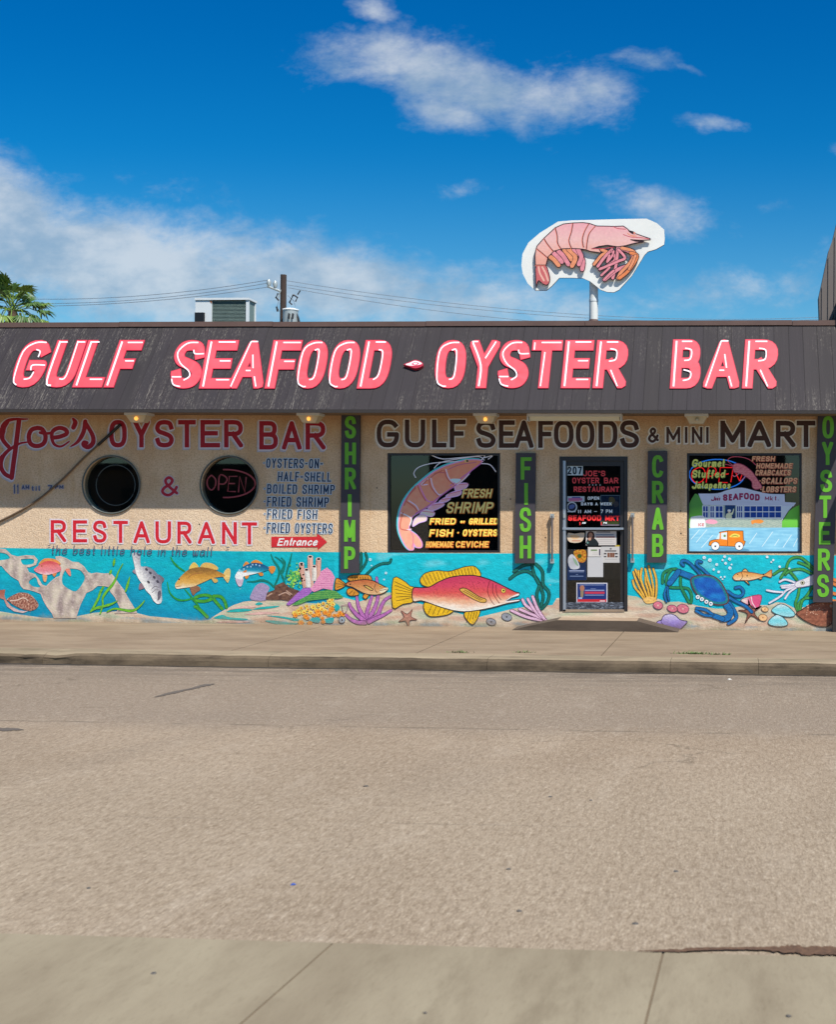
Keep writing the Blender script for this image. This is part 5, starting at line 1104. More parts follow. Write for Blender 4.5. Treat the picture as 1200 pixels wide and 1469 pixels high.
fig('painted_red_fish', 'painted big red fish with yellow fins', finned([[(62, 212), (130, 230), (165, 260), (190, 272), (190, 352), (120, 372), (58, 392)], [(232, 242), (228, 215), (260, 180), (330, 165), (400, 170), (460, 155), (510, 140), (570, 142), (602, 198), (520, 197), (430, 212), (350, 235), (290, 264), (250, 258)], [(258, 360), (330, 380), (430, 405), (400, 435), (320, 448), (275, 440), (250, 400)], [(505, 420), (592, 408), (585, 450), (550, 498), (505, 455)]], KF, YEL, rays) + [Sh(f, red, 1.6), outl(f, 1.5)] + specks + finned([[(470, 280), (510, 275), (590, 325), (632, 340), (630, 360), (590, 358), (500, 310)]], KF, (228, 176, 80), [[(490, 290), (600, 348)], [(500, 283), (610, 345)]]) +
    [Sh(stroke(smooth(KF(*p), False, 4), .9), (110, 30, 40)) for p in ([(655, 230), (642, 290), (665, 350), (685, 375)], [(675, 245), (675, 300), (700, 345), (715, 365)], [(695, 255), (700, 310), (725, 345)])] + [Sh(pick([(755, 350), (785, 328), (832, 306), (832, 318), (795, 330), (772, 350), (836, 344), (830, 352), (762, 360)], KF), (250, 240, 236)), Sh(stroke(KF((832, 320), (790, 332), (760, 352), (836, 340)), .9), (60, 30, 40)), Sh(disc(*KF((740, 288))[0], 3.6, n=16), (90, 50, 20)), Sh(disc(*KF((740, 288))[0], 2.9, n=16), (244, 214, 90)), Sh(disc(*KF((741, 288))[0], 1.4), (20, 16, 16))], .012)
def star(ks, cx_, cy_, r, rot, c, oc, label, r2=.38):
    p = []
    for k in range(10): a = rot + pi * k / 5; q = r if k % 2 == 0 else r * r2; p.append((cx_ + q * cos(a), cy_ + q * sin(a)))
    p = smooth(ks(*p), True, 3); fig('painted_starfish', label, [Sh(p, brushed(c, .16, .6, .6), 1.5), outl(p, 1, oc)], .011)
star(KF, 150, 455, 58, -2.3, (190, 132, 112), (110, 66, 56), 'painted salmon starfish under the red fish')
fig('painted_seaweed', 'painted dark green seaweed under the FISH board', strokes(KF, [[(780, 215), (830, 180), (890, 170), (950, 220), (980, 300)], [(805, 170), (860, 135), (920, 125)], [(915, 125), (930, 190), (970, 270), (985, 330), (965, 400)], [(940, 125), (980, 170), (985, 250), (1020, 300), (1010, 360), (975, 400)], [(960, 260), (945, 320), (965, 400)]], 3.4, DG, (10, 50, 46), .8), .008)
fig('painted_coral', 'painted pale pink finger coral by the door', [s for p in ([(1000, 470), (930, 462), (860, 442), (790, 410)], [(995, 465), (930, 440), (840, 402)], [(1000, 470), (940, 420), (880, 380), (858, 343)], [(1000, 470), (940, 420), (890, 340)], [(990, 460), (950, 400), (920, 325)]) for s in strokes(KF, [p], 3.6, brushed((238, 192, 216), .1, .8, .8), (110, 60, 90), .8)], .010)
for p, rx, ry in (((665, 480), 7.6, 5.2), ((760, 450), 8, 5.8)):
    x, y = KF(p)[0]; fig('painted_shell', 'painted grey oval shell', [Sh(disc(x, y, rx, ry, 18, .3), (70, 70, 78)), Sh(disc(x, y, rx - .9, ry - .9, 18, .3), brushed((156, 158, 166))), Sh(disc(x, y, 1.3), (60, 60, 66))], .010)
OC = (70, 44, 30)
yb = pick([(165, 495), (200, 470), (270, 470), (300, 495), (292, 520), (230, 535), (190, 530)], K8)
fig('painted_coral', 'painted yellow fan coral right of the door', [s for p in ([(200, 520), (130, 430), (80, 370), (60, 300)], [(210, 510), (130, 380), (90, 290), (65, 215)], [(215, 510), (160, 370), (110, 250), (85, 190)], [(215, 500), (150, 330), (120, 260), (118, 205)], [(225, 510), (180, 400), (140, 280), (150, 180)], [(235, 510), (215, 400), (190, 320), (190, 235)], [(245, 510), (250, 420), (210, 290), (185, 180)], [(255, 515), (270, 400), (250, 280), (220, 155)], [(285, 520), (300, 400), (295, 280), (265, 180)]) for s in strokes(K8, [p], 2.6, brushed((248, 190, 72), .12), OC, .6)] + [Sh(yb, brushed((248, 196, 110))), ], .010)
BL = brushed((22, 112, 178), .12); NV = (6, 46, 84)
cp = pick([(650, 285), (690, 258), (760, 245), (850, 252), (910, 280), (960, 330), (1010, 420), (1030, 480), (1010, 535), (930, 548), (850, 530), (740, 470), (680, 400), (655, 340)], K8)
cpi = pick([(680, 300), (720, 278), (780, 268), (850, 278), (900, 305), (945, 360), (990, 440), (1000, 490), (975, 515), (900, 515), (830, 490), (750, 440), (700, 380)], K8)
sh_ = []
for p, w in (([(745, 240), (690, 180), (630, 120), (570, 98), (552, 125), (575, 148)], 3.2), ([(830, 245), (770, 190), (710, 140), (715, 105), (758, 115)], 3.2), ([(1020, 410), (1090, 455), (1150, 460), (1182, 420), (1150, 370), (1100, 375)], 3.4), ([(1030, 470), (1100, 510), (1200, 560), (1265, 620)], 3.6), ([(1040, 530), (1080, 590), (1110, 660), (1090, 700), (1030, 738)], 4),
             ([(660, 265), (590, 240), (520, 212)], 7.5), ([(520, 212), (480, 270), (430, 330)], 7), ([(405, 365), (380, 440), (402, 515)], 2.2), ([(415, 370), (415, 440), (428, 500)], 2.0), ([(1010, 555), (1050, 620), (1020, 680), (960, 690)], 8), ([(970, 690), (870, 655)], 6.4), ([(870, 650), (800, 600), (705, 582)], 3.4), ([(860, 660), (780, 650), (700, 608)], 3.0)):
    sh_ += strokes(K8, [p], w, BL, NV, .8)
sh_ += [Sh(cp, brushed((24, 128, 140))), outl(cp, 1.8, (96, 60, 60)), Sh(cpi, lambda x, y: mixc((16, 76, 176), (24, 128, 206), .4 + 1.1 * nz(x * .08, y * .1)), 1.8)]
for a, b in ((718, 468), (760, 490), (806, 517), (850, 537)): x, y = K8((a, b))[0]; sh_ += [Sh(disc(x, y, 2.9, n=12), (250, 250, 250)), Sh(disc(x, y, 1.2, n=8), (40, 110, 150))]
fig('painted_crab', 'painted big blue crab', sh_, .013)
GR = brushed((40, 136, 84), .18)
fig('painted_seaweed', 'painted green weed looping round the crab claw', strokes(K8, [[(500, 185), (440, 190), (370, 230), (362, 325)], [(450, 195), (410, 250), (400, 330), (440, 370), (540, 375), (620, 385), (655, 450), (650, 525)], [(545, 250), (545, 350), (580, 430), (630, 525)]], 3.2, GR, (10, 70, 50), .7), .009)
for (a, b), rx, ry, lab in (((315, 553), 52, 42, 'leftmost of the painted pink oval shells'), ((460, 585), 56, 38, 'middle painted pink oval shell'), ((568, 587), 64, 48, 'rightmost of the painted pink oval shells')):
    x, y = K8((a, b))[0]; fig('painted_shell', lab, [Sh(disc(x, y, rx / 7.06, ry / 7.06, 20, .2), (110, 56, 90)), Sh(disc(x, y, rx / 7.06 - .9, ry / 7.06 - .9, 20, .2), brushed((224, 124, 140), .12, .5, .5), 1.5), Sh(disc(x, y, 1.6, 1., 10, .3), (250, 226, 196)), Sh(stroke([(x - 4, y - 1), (x + 4, y + 1)], .5), (180, 80, 110))], .012)
co = pick([(298, 735), (320, 710), (350, 702), (370, 660), (430, 640), (490, 655), (540, 700), (608, 715), (590, 745), (520, 805), (430, 785), (340, 760)], K8)
fig('painted_conch', 'painted lavender conch shell', [Sh(co, ramp(881, 904, (222, 208, 232), (170, 146, 214), (112, 84, 176)), 1.5), outl(co, 1.1, (56, 36, 84))] + strokes(K8, [[(345, 705), (360, 740), (430, 780)]], .9, (70, 50, 100)), .014)
for p, r in (((783, 70), 2.4), ((840, 95), 2.6), ((910, 140), 2.), ((990, 60), 2), ((970, 95), 1.6), ((1040, 85), 2.2), ((1000, 128), 2), ((880, 190), 1.7), ((930, 215), 1.9), ((1043, 175), 2.3), ((1060, 140), 1.3), ((952, 268), 1.4), ((990, 265), 1.4), ((970, 288), 1.3)): draw('painted_bubble', [Sh(disc(*K8(p)[0], r), (236, 246, 250)), Sh(disc(*K8((p[0] + 3, p[1] + 3))[0], r * .45), (150, 200, 225))], WALL, .010, mural)
for p, r in (((503, 133), 2), ((565, 165), 1.6), ((545, 185), 1.4), ((630, 232), 1.8), ((728, 250), 1.4)): draw('painted_bubble', [Sh(disc(*K7(p)[0], r), (232, 244, 248))], WALL, .010, mural)
f = pick([(155, 340), (180, 305), (240, 285), (300, 285), (400, 300), (470, 310), (540, 265), (550, 280), (545, 340), (480, 325), (430, 345), (330, 370), (240, 370), (180, 370)], K7)
fig('painted_fish', 'painted small orange tan fish at right', finned([[(245, 290), (280, 252), (312, 292)], [(270, 370), (300, 375), (325, 418)], [(400, 345), (450, 340), (440, 362)]], K7, (236, 180, 110)) + [Sh(f, ramp(821, 832, (226, 150, 76), (244, 186, 116), (250, 220, 180)), 1.2), outl(f, 1.0, (120, 70, 40))] + strokes(K7, [[(240, 290), (255, 330), (230, 368)]], .8, (120, 70, 40)) + [Sh(disc(*K7(p)[0], r), (70, 44, 30)) for p, r in (((465, 310), 1.3), ((300, 325), 1.), ((205, 310), .9))], .011)
sq = pick([(1000, 305), (880, 355), (800, 385), (785, 420), (810, 442), (900, 430), (1000, 400)], K7)
fig('painted_squid', 'painted white squid behind the OYSTERS board', strokes(K7, [[(800, 410), (720, 420), (645, 428)], [(800, 425), (720, 440), (655, 445)], [(790, 395), (690, 362), (630, 385)], [(790, 435), (700, 470), (640, 530), (525, 600)], [(660, 490), (580, 485), (500, 470)], [(800, 440), (730, 490), (685, 555)]], 2.3, (236, 232, 240), (150, 140, 176), .5) + [Sh(sq, brushed((238, 232, 236), .06)), outl(sq, .9, (140, 128, 166)), Sh(disc(*K7((862, 395))[0], 3.3, n=14), (90, 84, 70)), Sh(disc(*K7((862, 395))[0], 2.6, n=14), (226, 220, 190)), Sh(disc(*K7((860, 396))[0], 1.5), (30, 30, 34))] + strokes(K7, [[(1170, 360), (1210, 375)], [(1170, 400), (1210, 420)], [(1165, 500), (1210, 510)], [(1165, 575), (1210, 585)]], 4, (236, 140, 76), (150, 80, 40), .5), .013)
fig('painted_seaweed', 'painted green weed around the white squid', strokes(K7, [[(690, 310), (710, 200), (760, 145), (840, 140), (900, 180), (985, 260)], [(820, 190), (900, 220), (980, 280)], [(570, 310), (630, 270), (690, 260), (750, 300), (805, 365)], [(690, 300), (760, 265), (860, 260), (975, 315)], [(640, 345), (670, 300), (695, 265)], [(830, 450), (815, 530), (790, 610), (820, 690)], [(965, 430), (900, 530), (820, 610), (830, 690)], [(985, 550), (870, 560), (835, 680)]], 3.0, brushed((70, 154, 72), .2), (20, 84, 50), .7), .009)
pc = pick([(235, 570), (340, 530), (442, 520), (435, 600), (400, 672), (350, 630), (300, 615)], K7)
fig('painted_shell', 'painted pink and white cup shell', [Sh(pc, ramp(1063, 1090, (1, 1, 1)) if False else (lambda x, y: (244, 226, 216) if (x - 1063 - (y - 860) * .3) < 6 else ((240, 176, 186) if x - (y - 860) * .3 < 1077 else (232, 88, 136)))), outl(pc, 1., (110, 50, 70))] + strokes(K7, [[(340, 535), (355, 600), (400, 668)]], 1., (250, 240, 240)), .011)
star(K7, 335, 690, 125, -1.75, (148, 92, 74), (70, 40, 36), 'painted brown starfish near the pink cup shell', .3)
for (a, b), rx, ry in (((480, 663), 38, 28), ((460, 748), 47, 37)):
    x, y = K7((a, b))[0]; fig('painted_shell', 'painted peach oval shell', [Sh(disc(x, y, rx / 7.06, ry / 7.06, 18, .2), (120, 76, 50)), Sh(disc(x, y, rx / 7.06 - .8, ry / 7.06 - .8, 18, .2), brushed((246, 196, 140))), Sh(disc(x, y, 1.2, .9), (190, 110, 60))], .012)
for q, lab in (([(548, 680), (580, 640), (640, 610), (720, 640), (787, 715), (730, 742), (620, 722)], 'upper of the painted turquoise clam shells'), ([(513, 790), (560, 740), (610, 718), (680, 760), (712, 818), (640, 838), (540, 825)], 'lower of the painted turquoise clam shells')):
    p = pick(q, K7); y0 = min(a[1] for a in p); fig('painted_shell', lab, [Sh(p, ramp(y0, y0 + 17, (230, 244, 246), (126, 218, 228), (170, 230, 236)), 1.4), outl(p, 1.1, (40, 80, 90))], .012)
f = pick([(798, 705), (850, 670), (950, 610), (1060, 590), (1180, 600), (1225, 680), (1180, 770), (1120, 835), (1000, 830), (870, 770)], K7)
fig('painted_flounder', 'painted brown flounder at right end', [Sh(f, lambda x, y: mixc((132, 78, 58), (172, 106, 80), .5 + nz(x * .3, y * .3)), 1.6), outl(f, 1.3, (60, 36, 30))] + [Sh(disc(x, y, .7, n=6), (214, 168, 140)) for x, y in [(1030 + rng.uniform(900, 1090) / 7.06, 780 + rng.uniform(605, 720) / 7.06) for _ in range(40)]] + [Sh(disc(*K7((1085, 682))[0], 3.2, 2.6), (96, 56, 46)), Sh(disc(*K7((1150, 630))[0], 2, n=10), (200, 196, 190)), Sh(disc(*K7((1150, 630))[0], 1, n=8), (40, 40, 40))], .012)

# ================================================================ painted shop windows
W = CR(540, 580, 6); GO = -.044
def wfig(name, label, shapes, win, off=GO): return tag(draw(name, shapes, WALL, off, win, GLASSPAINT), label)
body = smooth(W((915, 490), (800, 478), (700, 500), (600, 530), (500, 580), (420, 640), (340, 710), (270, 790), (220, 880), (195, 980), (195, 1080), (220, 1160), (260, 1230), (300, 1258), (325, 1240), (318, 1195), (345, 1230), (390, 1230), (392, 1185), (350, 1125), (285, 1075), (300, 1010), (310, 970), (370, 930), (430, 890), (500, 850), (550, 790), (620, 740), (700, 690), (760, 640), (820, 570)), True, 3)
LP = (250, 206, 226)
sh_ = [Sh(closedline([(x - 1.6, y - 1.0) for x, y in body], 2.6), (84, 200, 206)), Sh([(x - 1.2, y - .8) for x, y in body], (84, 200, 206))]
sh_ += strokes(W, [[(900, 485), (935, 440), (850, 448), (700, 462), (570, 470), (480, 440)], [(930, 480), (880, 450), (720, 468), (560, 500), (500, 550)], [(920, 490), (720, 492), (500, 505), (370, 540), (325, 590), (340, 630)], [(900, 510), (980, 520), (1030, 580)], [(930, 460), (1000, 443), (965, 472)]], 1.3, (226, 222, 236))
for p, w in (([(680, 705), (740, 680), (790, 685), (770, 720), (690, 745)], 2), ([(600, 790), (660, 755), (730, 745), (720, 780), (640, 800)], 2), ([(540, 840), (600, 800), (640, 810), (600, 840)], 2), ([(450, 890), (520, 850), (585, 855), (560, 885), (470, 920)], 2), ([(380, 940), (430, 905), (500, 930), (480, 965), (400, 950)], 2)):
    q = smooth(W(*p), True, 4); sh_ += [Sh(q, brushed((238, 176, 186) if p[0][0] > 420 else (250, 220, 204))), Sh(closedline(q, 1.3), (244, 186, 232)), Sh(stroke([q[2], q[8]], 1.2), (214, 120, 140))]
q = smooth(W((315, 1050), (330, 990), (390, 945), (430, 960), (430, 1000), (370, 1020)), True, 4); sh_ += [Sh(q, (246, 206, 196)), Sh(closedline(q, 1.2), (214, 176, 240))]
sh_ += [Sh(body, lambda x, y: tuple(min(255, v * (1 + .08 * nz(x * .2, y * .2))) for v in mixc((246, 144, 112), (250, 166, 138), (y - 660) / 120)), 2.2), Sh(closedline(body, 1.5), (226, 150, 200))]
for p, c in (([(600, 560), (630, 640), (690, 690), (750, 650), (800, 600)], LP), ([(470, 630), (490, 710), (545, 780), (620, 740)], LP), ([(370, 690), (400, 760), (440, 830), (500, 840)], (216, 128, 190)), ([(280, 830), (340, 870), (365, 910)], LP), ([(215, 935), (300, 980), (290, 1040)], (250, 226, 236)), ([(265, 1080), (300, 1075)], LP), ([(230, 930), (210, 1010), (210, 1070), (270, 1085)], (206, 104, 90)), ([(600, 590), (530, 590), (470, 630)], (206, 110, 110)), ([(450, 640), (390, 690), (440, 690)], LP), ([(340, 720), (270, 800), (240, 870)], (206, 104, 96)), ([(620, 560), (720, 520), (860, 500)], (206, 116, 130)), ([(640, 700), (700, 660), (780, 600), (900, 510)], (200, 110, 180)), ([(340, 940), (440, 880), (540, 800), (690, 690)], (196, 110, 168)), ([(300, 1100), (320, 1150), (310, 1230)], (226, 130, 140))): sh_ += strokes(W, [p], 1.7, c)
for p in ([(585, 565), (612, 640), (668, 690)], [(455, 640), (472, 715), (530, 785)], [(355, 700), (385, 765), (425, 830)], [(262, 838), (322, 880), (350, 915)], [(340, 705), (290, 770), (255, 830)], [(440, 650), (400, 690)], [(570, 570), (500, 600)]): sh_ += strokes(W, [p], 1.8, (206, 106, 92))
sh_ += [Sh(smooth(W((640, 645), (700, 640), (730, 650), (690, 680)), True, 3), (200, 226, 238)), Sh(disc(*W((778, 488))[0], 3.4, 2.2), (236, 190, 120)), Sh(disc(*W((785, 488))[0], 1.6), (20, 20, 24))]
wfig('painted_shrimp', 'big pink shrimp painted on the glass', sh_, win1)
def wtext(win, label, specs, col, edge, ew=.8):
    P = []; E_ = []
    for s, x0, x1, y0, y1, t, ln, gap in specs: lay = layout(s, x0, x1, y0, y1, gap); P += run(lay, t, ln); E_ += run(lay, t, ln, ew, .5, .5)
    return wfig('lettering', label, ([Sh(E_, edge)] if edge else []) + [Sh(P, col)], win, GO - .0 + .003)
S6 = lambda s, x0, x1, y0, y1, t, ln=.22, gap=.2: (s, 540 + x0 / 6, 540 + x1 / 6, 580 + y0 / 6, 580 + y1 / 6, t, ln, gap)
wtext(win1, 'painted yellow words FRESH SHRIMP', [S6('FRESH', 735, 985, 728, 802, 1.9), S6('SHRIMP', 598, 995, 842, 935, 2.3)], (255, 214, 130), (190, 110, 40), .8)
wtext(win1, 'painted yellow words FRIED or GRILLED FISH OYSTERS', [S6('FRIED', 458, 680, 980, 1032, 1.7, .15), S6('or', 722, 762, 995, 1020, 1.4, .1), S6('GRILLED', 795, 1045, 980, 1032, 1.7, .15), S6('FISH', 455, 655, 1076, 1136, 1.8, .15), S6('*', 690, 712, 1090, 1116, 1.8), S6('OYSTERS', 742, 1040, 1076, 1132, 1.7, .15)], (255, 214, 96), (220, 120, 40), .6)
wtext(win1, 'painted orange words HOMEMADE CEVICHE', [S6('HOMEMADE', 425, 660, 1180, 1230, 1.2, .12, .2), S6('CEVICHE', 682, 965, 1178, 1230, 1.6, .12)], (255, 186, 84), (206, 96, 36), .5)
# right window: neon behind, market scene painted in front
V = CR(980, 640, 6.667)
V6 = lambda s, x0, x1, y0, y1, t, ln=.15, gap=.2: (s, 980 + x0 / 6.667, 980 + x1 / 6.667, 640 + y0 / 6.667, 640 + y1 / 6.667, t, ln, gap)
SL = (255, 172, 128)
wtext(win2, 'painted salmon list FRESH HOMEMADE CRABCAKES SCALLOPS LOBSTERS', [V6('FRESH', 660, 878, 96, 145, 1.6), V6('HOMEMADE', 702, 1045, 163, 213, 1.5), V6('CRABCAKES', 692, 1030, 226, 280, 1.6), V6('*SCALLOPS', 726, 1092, 302, 360, 1.7), V6('*LOBSTERS', 736, 1080, 384, 440, 1.7)], SL, (170, 80, 60), .5)
wtext(win2, 'painted yellow green words Gourmet Stuffed', [V6('G', 85, 140, 125, 200, 2.2), V6('ourmet', 146, 400, 122, 200, 1.9, .1, .18), V6('S', 85, 135, 228, 302, 2.2), V6('tuffed', 140, 405, 225, 302, 1.9, .1, .18)], (226, 236, 120), (110, 130, 50), .4)
wtext(win2, 'painted yellow green word Jalapenos', [V6('J', 85, 130, 335, 408, 2.2), V6('alape~os', 136, 458, 338, 406, 1.9, .1, .18)], (236, 236, 120), (110, 130, 50), .4)
def R(x0, y0, x1, y1): return V((x0, y0), (x1, y0), (x1, y1), (x0, y1))
sh_ = [Sh(smooth(V((50, 640), (60, 560), (100, 480), (130, 455), (190, 520), (215, 640), (215, 790), (50, 790)), True, 3), lambda x, y: (84, 150, 66) if y < 732.5 else (116, 196, 70)),
       Sh(V((1122, 560), (1060, 590), (1020, 620), (960, 710), (885, 785), (1122, 785)), brushed((106, 190, 66), .1)), Sh(R(190, 560, 950, 782), lambda x, y: mixc((176, 186, 170), (140, 160, 150), .5 + .5 * sin(x * 3.2)), 1.6),
       Sh(V((950, 570), (1080, 545), (1010, 620), (950, 715)), (214, 222, 234)), Sh(smooth(V((150, 455), (330, 452)), False, 1) + smooth(V((330, 452), (430, 420), (560, 398), (700, 430), (830, 457)), False, 4) + V((975, 460), (978, 535), (1085, 541), (1060, 575), (195, 562), (170, 505)), brushed((204, 208, 226), .04)), Sh(stroke(smooth(V((150, 452), (330, 449), (430, 417), (560, 395), (700, 427), (830, 454), (975, 457)), False, 3), .8), (70, 66, 74)),
       Sh(R(190, 683, 945, 696), (226, 230, 232))]
for x0, x1, n in ((193, 243, 2), (263, 302, 2), (314, 384, 2), (516, 572, 3), (587, 944, 6)):
    sh_.append(Sh(R(x0 - 6, 568, x1 + 6, 690), (222, 228, 236)))
    for i in range(n):
        a = x0 + (x1 - x0) * i / n + 3; b = x0 + (x1 - x0) * (i + 1) / n - 3
        for y0, y1 in ((575, 624), (632, 682)): sh_.append(Sh(R(a, y0, b, y1), brushed((24, 66, 150), .2)))
sh_ += [Sh(R(406, 565, 502, 692), (20, 60, 110)), Sh(smooth(V((415, 690), (418, 650), (440, 640), (470, 635), (485, 600), (492, 605), (480, 650), (468, 660), (470, 690)), True, 3), (240, 232, 190)), Sh(disc(*V((445, 625))[0], 2.1), (236, 210, 180)), Sh(smooth(V((432, 622), (430, 610), (445, 604), (462, 612), (458, 622)), True, 3), (250, 250, 246)),
        Sh(smooth(V((215, 720), (250, 698), (310, 705), (335, 730), (300, 745), (240, 740)), True, 3), (240, 160, 180)), Sh(smooth(V((655, 715), (690, 705), (740, 700), (775, 720), (740, 740), (690, 735), (665, 750)), True, 3), (226, 140, 60)), Sh(smooth(V((75, 700), (90, 675), (190, 665), (212, 700), (212, 790), (78, 795)), True, 3), (246, 248, 248))]
sh_ += [Sh(line('ICE', 980 + 148 / 6.667, 980 + 205 / 6.667, 640 + 738 / 6.667, 640 + 766 / 6.667, .9), (200, 60, 70))]
def road_p(x, y): return mixc((116, 180, 210), (150, 206, 226), .5 + 1.0 * nz(x * .05, y * .4, 3))
sh_ += [Sh(V((48, 785), (300, 775), (700, 780), (1122, 778), (1122, 1012), (48, 1012)), road_p, 2.2)] + [Sh(stroke(V(*p), .8), (214, 234, 242)) for p in ([(80, 890), (160, 800)], [(130, 920), (230, 800)], [(180, 970), (290, 850)], [(640, 930), (710, 830)], [(760, 960), (860, 820)], [(960, 970), (1040, 850)], [(880, 950), (920, 890)], [(1060, 960), (1100, 880)])]
trk = smooth(V((250, 950), (255, 920), (278, 900), (340, 890)), False, 2) + V((352, 822), (430, 808), (578, 811), (582, 900), (600, 912), (585, 955), (500, 960), (360, 955))
sh_ += [Sh(smooth(V((260, 985), (420, 965), (620, 985), (600, 1005), (300, 1005)), True, 3), (92, 150, 180)), Sh(trk, brushed((236, 130, 34), .08)), Sh(closedline(trk, .9), (80, 40, 20)), Sh(V((318, 890), (348, 832), (356, 832), (352, 888)), (200, 224, 232)), Sh(V((366, 830), (424, 822), (424, 896), (366, 888)), (214, 226, 226)), Sh(disc(*V((402, 858))[0], 1.8), (110, 140, 70)), Sh(stroke(V((430, 812), (430, 950)), .7), (90, 46, 20)), Sh(smooth(V((445, 866), (490, 835), (545, 850), (540, 870), (480, 872)), True, 3), (236, 206, 90)), Sh(stroke(V((470, 862), (500, 852), (530, 862)), .8), (50, 110, 50))]
for x in (312, 540): c = V((x, 955))[0]; sh_ += [Sh(disc(c[0], c[1], 6.4, n=18), (50, 34, 30)), Sh(disc(c[0], c[1], 5.6, n=18), (244, 246, 246)), Sh(disc(c[0] + (.2 if x > 400 else 0), c[1] + .4, 1.4), (40, 40, 44))]
MG = (150, 36, 84)
sh_ += [Sh(line('J', 980 + 268 / 6.667, 980 + 305 / 6.667, 640 + 482 / 6.667, 640 + 525 / 6.667, 1.7, .2) + line('oes', 980 + 306 / 6.667, 980 + 358 / 6.667, 640 + 478 / 6.667, 640 + 522 / 6.667, 1.5, .2, .1) + line("'", 980 + 338 / 6.667, 980 + 350 / 6.667, 640 + 478 / 6.667, 640 + 490 / 6.667, 1.) + words('', 0, 0, []) + run([(c, (980 + a / 6.667, 640 + (458 + d) / 6.667, 980 + b / 6.667, 640 + (522 + d) / 6.667)) for c, a, b, d in (('S', 385, 430, 2), ('E', 440, 472, 0), ('A', 480, 535, -6), ('F', 540, 580, -8), ('O', 585, 635, -12), ('O', 640, 685, -4), ('D', 692, 738, 0))], 2.6) + line('M', 980 + 785 / 6.667, 980 + 825 / 6.667, 640 + 482 / 6.667, 640 + 518 / 6.667, 1.2, .1) + line('kt.', 980 + 830 / 6.667, 980 + 920 / 6.667, 640 + 476 / 6.667, 640 + 520 / 6.667, 1.2, .1), MG)]
wfig('painted_market', 'market building, orange truck and road painted on the lower glass', sh_, win2, GO + .002)
ps = smooth(V((480, 190), (510, 165), (580, 180), (660, 240), (710, 310), (750, 370), (755, 400), (700, 415), (665, 390), (660, 340), (600, 290), (540, 260), (490, 250)), True, 3)
wfig('painted_shrimp', 'small pink shrimp painted between the words', [Sh(ps, rows((206, 96, 110), (236, 150, 150), 4), 1.4), Sh(closedline(ps, .9), (150, 50, 80))] + strokes(V, [[(500, 200), (440, 180), (380, 170)], [(480, 185), (430, 140), (470, 105), (560, 105), (640, 130), (700, 180)]], 1., (220, 90, 110)) + strokes(V, [[(540, 260), (500, 290), (480, 280)], [(600, 290), (560, 330), (545, 330)]], 1.2, (226, 130, 150)), win2, GO - .0005)
def neon(parent, pts, y, r, mat, sm_=True):
    g = Geo(); g.tube([WALL.at(a, b, -y) for a, b in (smooth(pts, False, 5) if sm_ else pts)], r, mat, 6); return g.build('neon_tube', parent)
nd = thing('neon_sign', tuple(WALL.at(1025, 704, -.2)), 'lit red and blue neon OPEN sign inside the right shop window', 'neon sign')
neon(nd, [(V((330, 270))[0][0] + 40 * cos(radians(a)), V((330, 270))[0][1] + 21.5 * sin(radians(a))) for a in range(0, 361, 12)], .2, .009, NEONBLUE, False)
for st in ([(150, 205), (95, 240), (90, 310), (130, 350), (190, 330), (215, 260), (190, 210), (150, 205)], [(225, 350), (245, 210), (300, 205), (320, 240), (290, 285), (245, 285)], [(430, 350), (345, 345), (360, 205), (480, 205)], [(355, 275), (440, 265)], [(460, 345), (485, 200)], [(485, 205), (545, 335)], [(545, 335), (575, 250)]): neon(nd, V(*st), .19, .008, NEONRED, len(st) > 4)
ng = thing('neon_sign', tuple(WALL.at(328, 720, -.12)), 'dim pink neon OPEN sign inside the right round porthole', 'neon sign')
N = CR(100, 640, 4.286)
for st in ([(872, 178), (848, 205), (848, 245), (872, 270), (895, 245), (897, 205), (872, 178)], [(915, 272), (922, 182), (955, 185), (968, 208), (950, 232), (920, 232)], [(1020, 280), (972, 278), (982, 186), (1030, 186)], [(978, 230), (1015, 230)], [(1038, 284), (1046, 188), (1078, 284), (1086, 190)]): neon(ng, N(*st), .11, .010, NEONPINK, len(st) > 5)
neon(ng, N(*[(960 + 182 * cos(radians(a)), 230 + 86 * sin(radians(a))) for a in range(-95, 96, 10)]), .12, .012, NEONPINK, False)

# ================================================================ the door's lettering and the papers on it
D1 = lambda s, x0, x1, y0, y1, t, ln=0., gap=.2: (s, 800 + x0 / 11.43, 800 + x1 / 11.43, 650 + y0 / 11.43, 650 + y1 / 11.43, t, ln, gap)
def dtext(label, specs, col):
    P = []
    for s, x0, x1, y0, y1, t, ln, gap in specs: P += run(layout(s, x0, x1, y0, y1, gap), t, ln)
    tag(draw('lettering', [Sh(P, col)], WALL, -.038, door, GLASSPAINT), label)
dtext("red letters JOE'S OYSTER BAR RESTAURANT on the door glass", [D1("JOE'S", 425, 790, 288, 380, 1.5), D1('OYSTER', 245, 690, 402, 498, 1.5, 0, .16), D1('BAR', 765, 1003, 402, 498, 1.5, 0, .16), D1('RESTAURANT', 268, 1018, 548, 638, 1.6, 0, .16)], (214, 70, 74))
dtext('white opening hours lettering on the door glass', [D1('OPEN', 498, 690, 712, 766, 1.1), D1('DAYS A WEEK', 390, 895, 808, 858, 1.1), D1('11 AM', 335, 556, 930, 984, 1.1), D1('-', 600, 655, 940, 975, .8), D1('7 PM', 710, 903, 924, 984, 1.1), D1('*', 512, 540, 512, 534, 1.4), D1('*', 568, 596, 512, 534, 1.4), D1('*', 622, 650, 512, 534, 1.4), D1('*', 690, 715, 512, 534, 1.4), D1('AM', 408, 465, 1130, 1158, .8), D1('PM', 758, 815, 1130, 1158, .8)], (226, 232, 236))
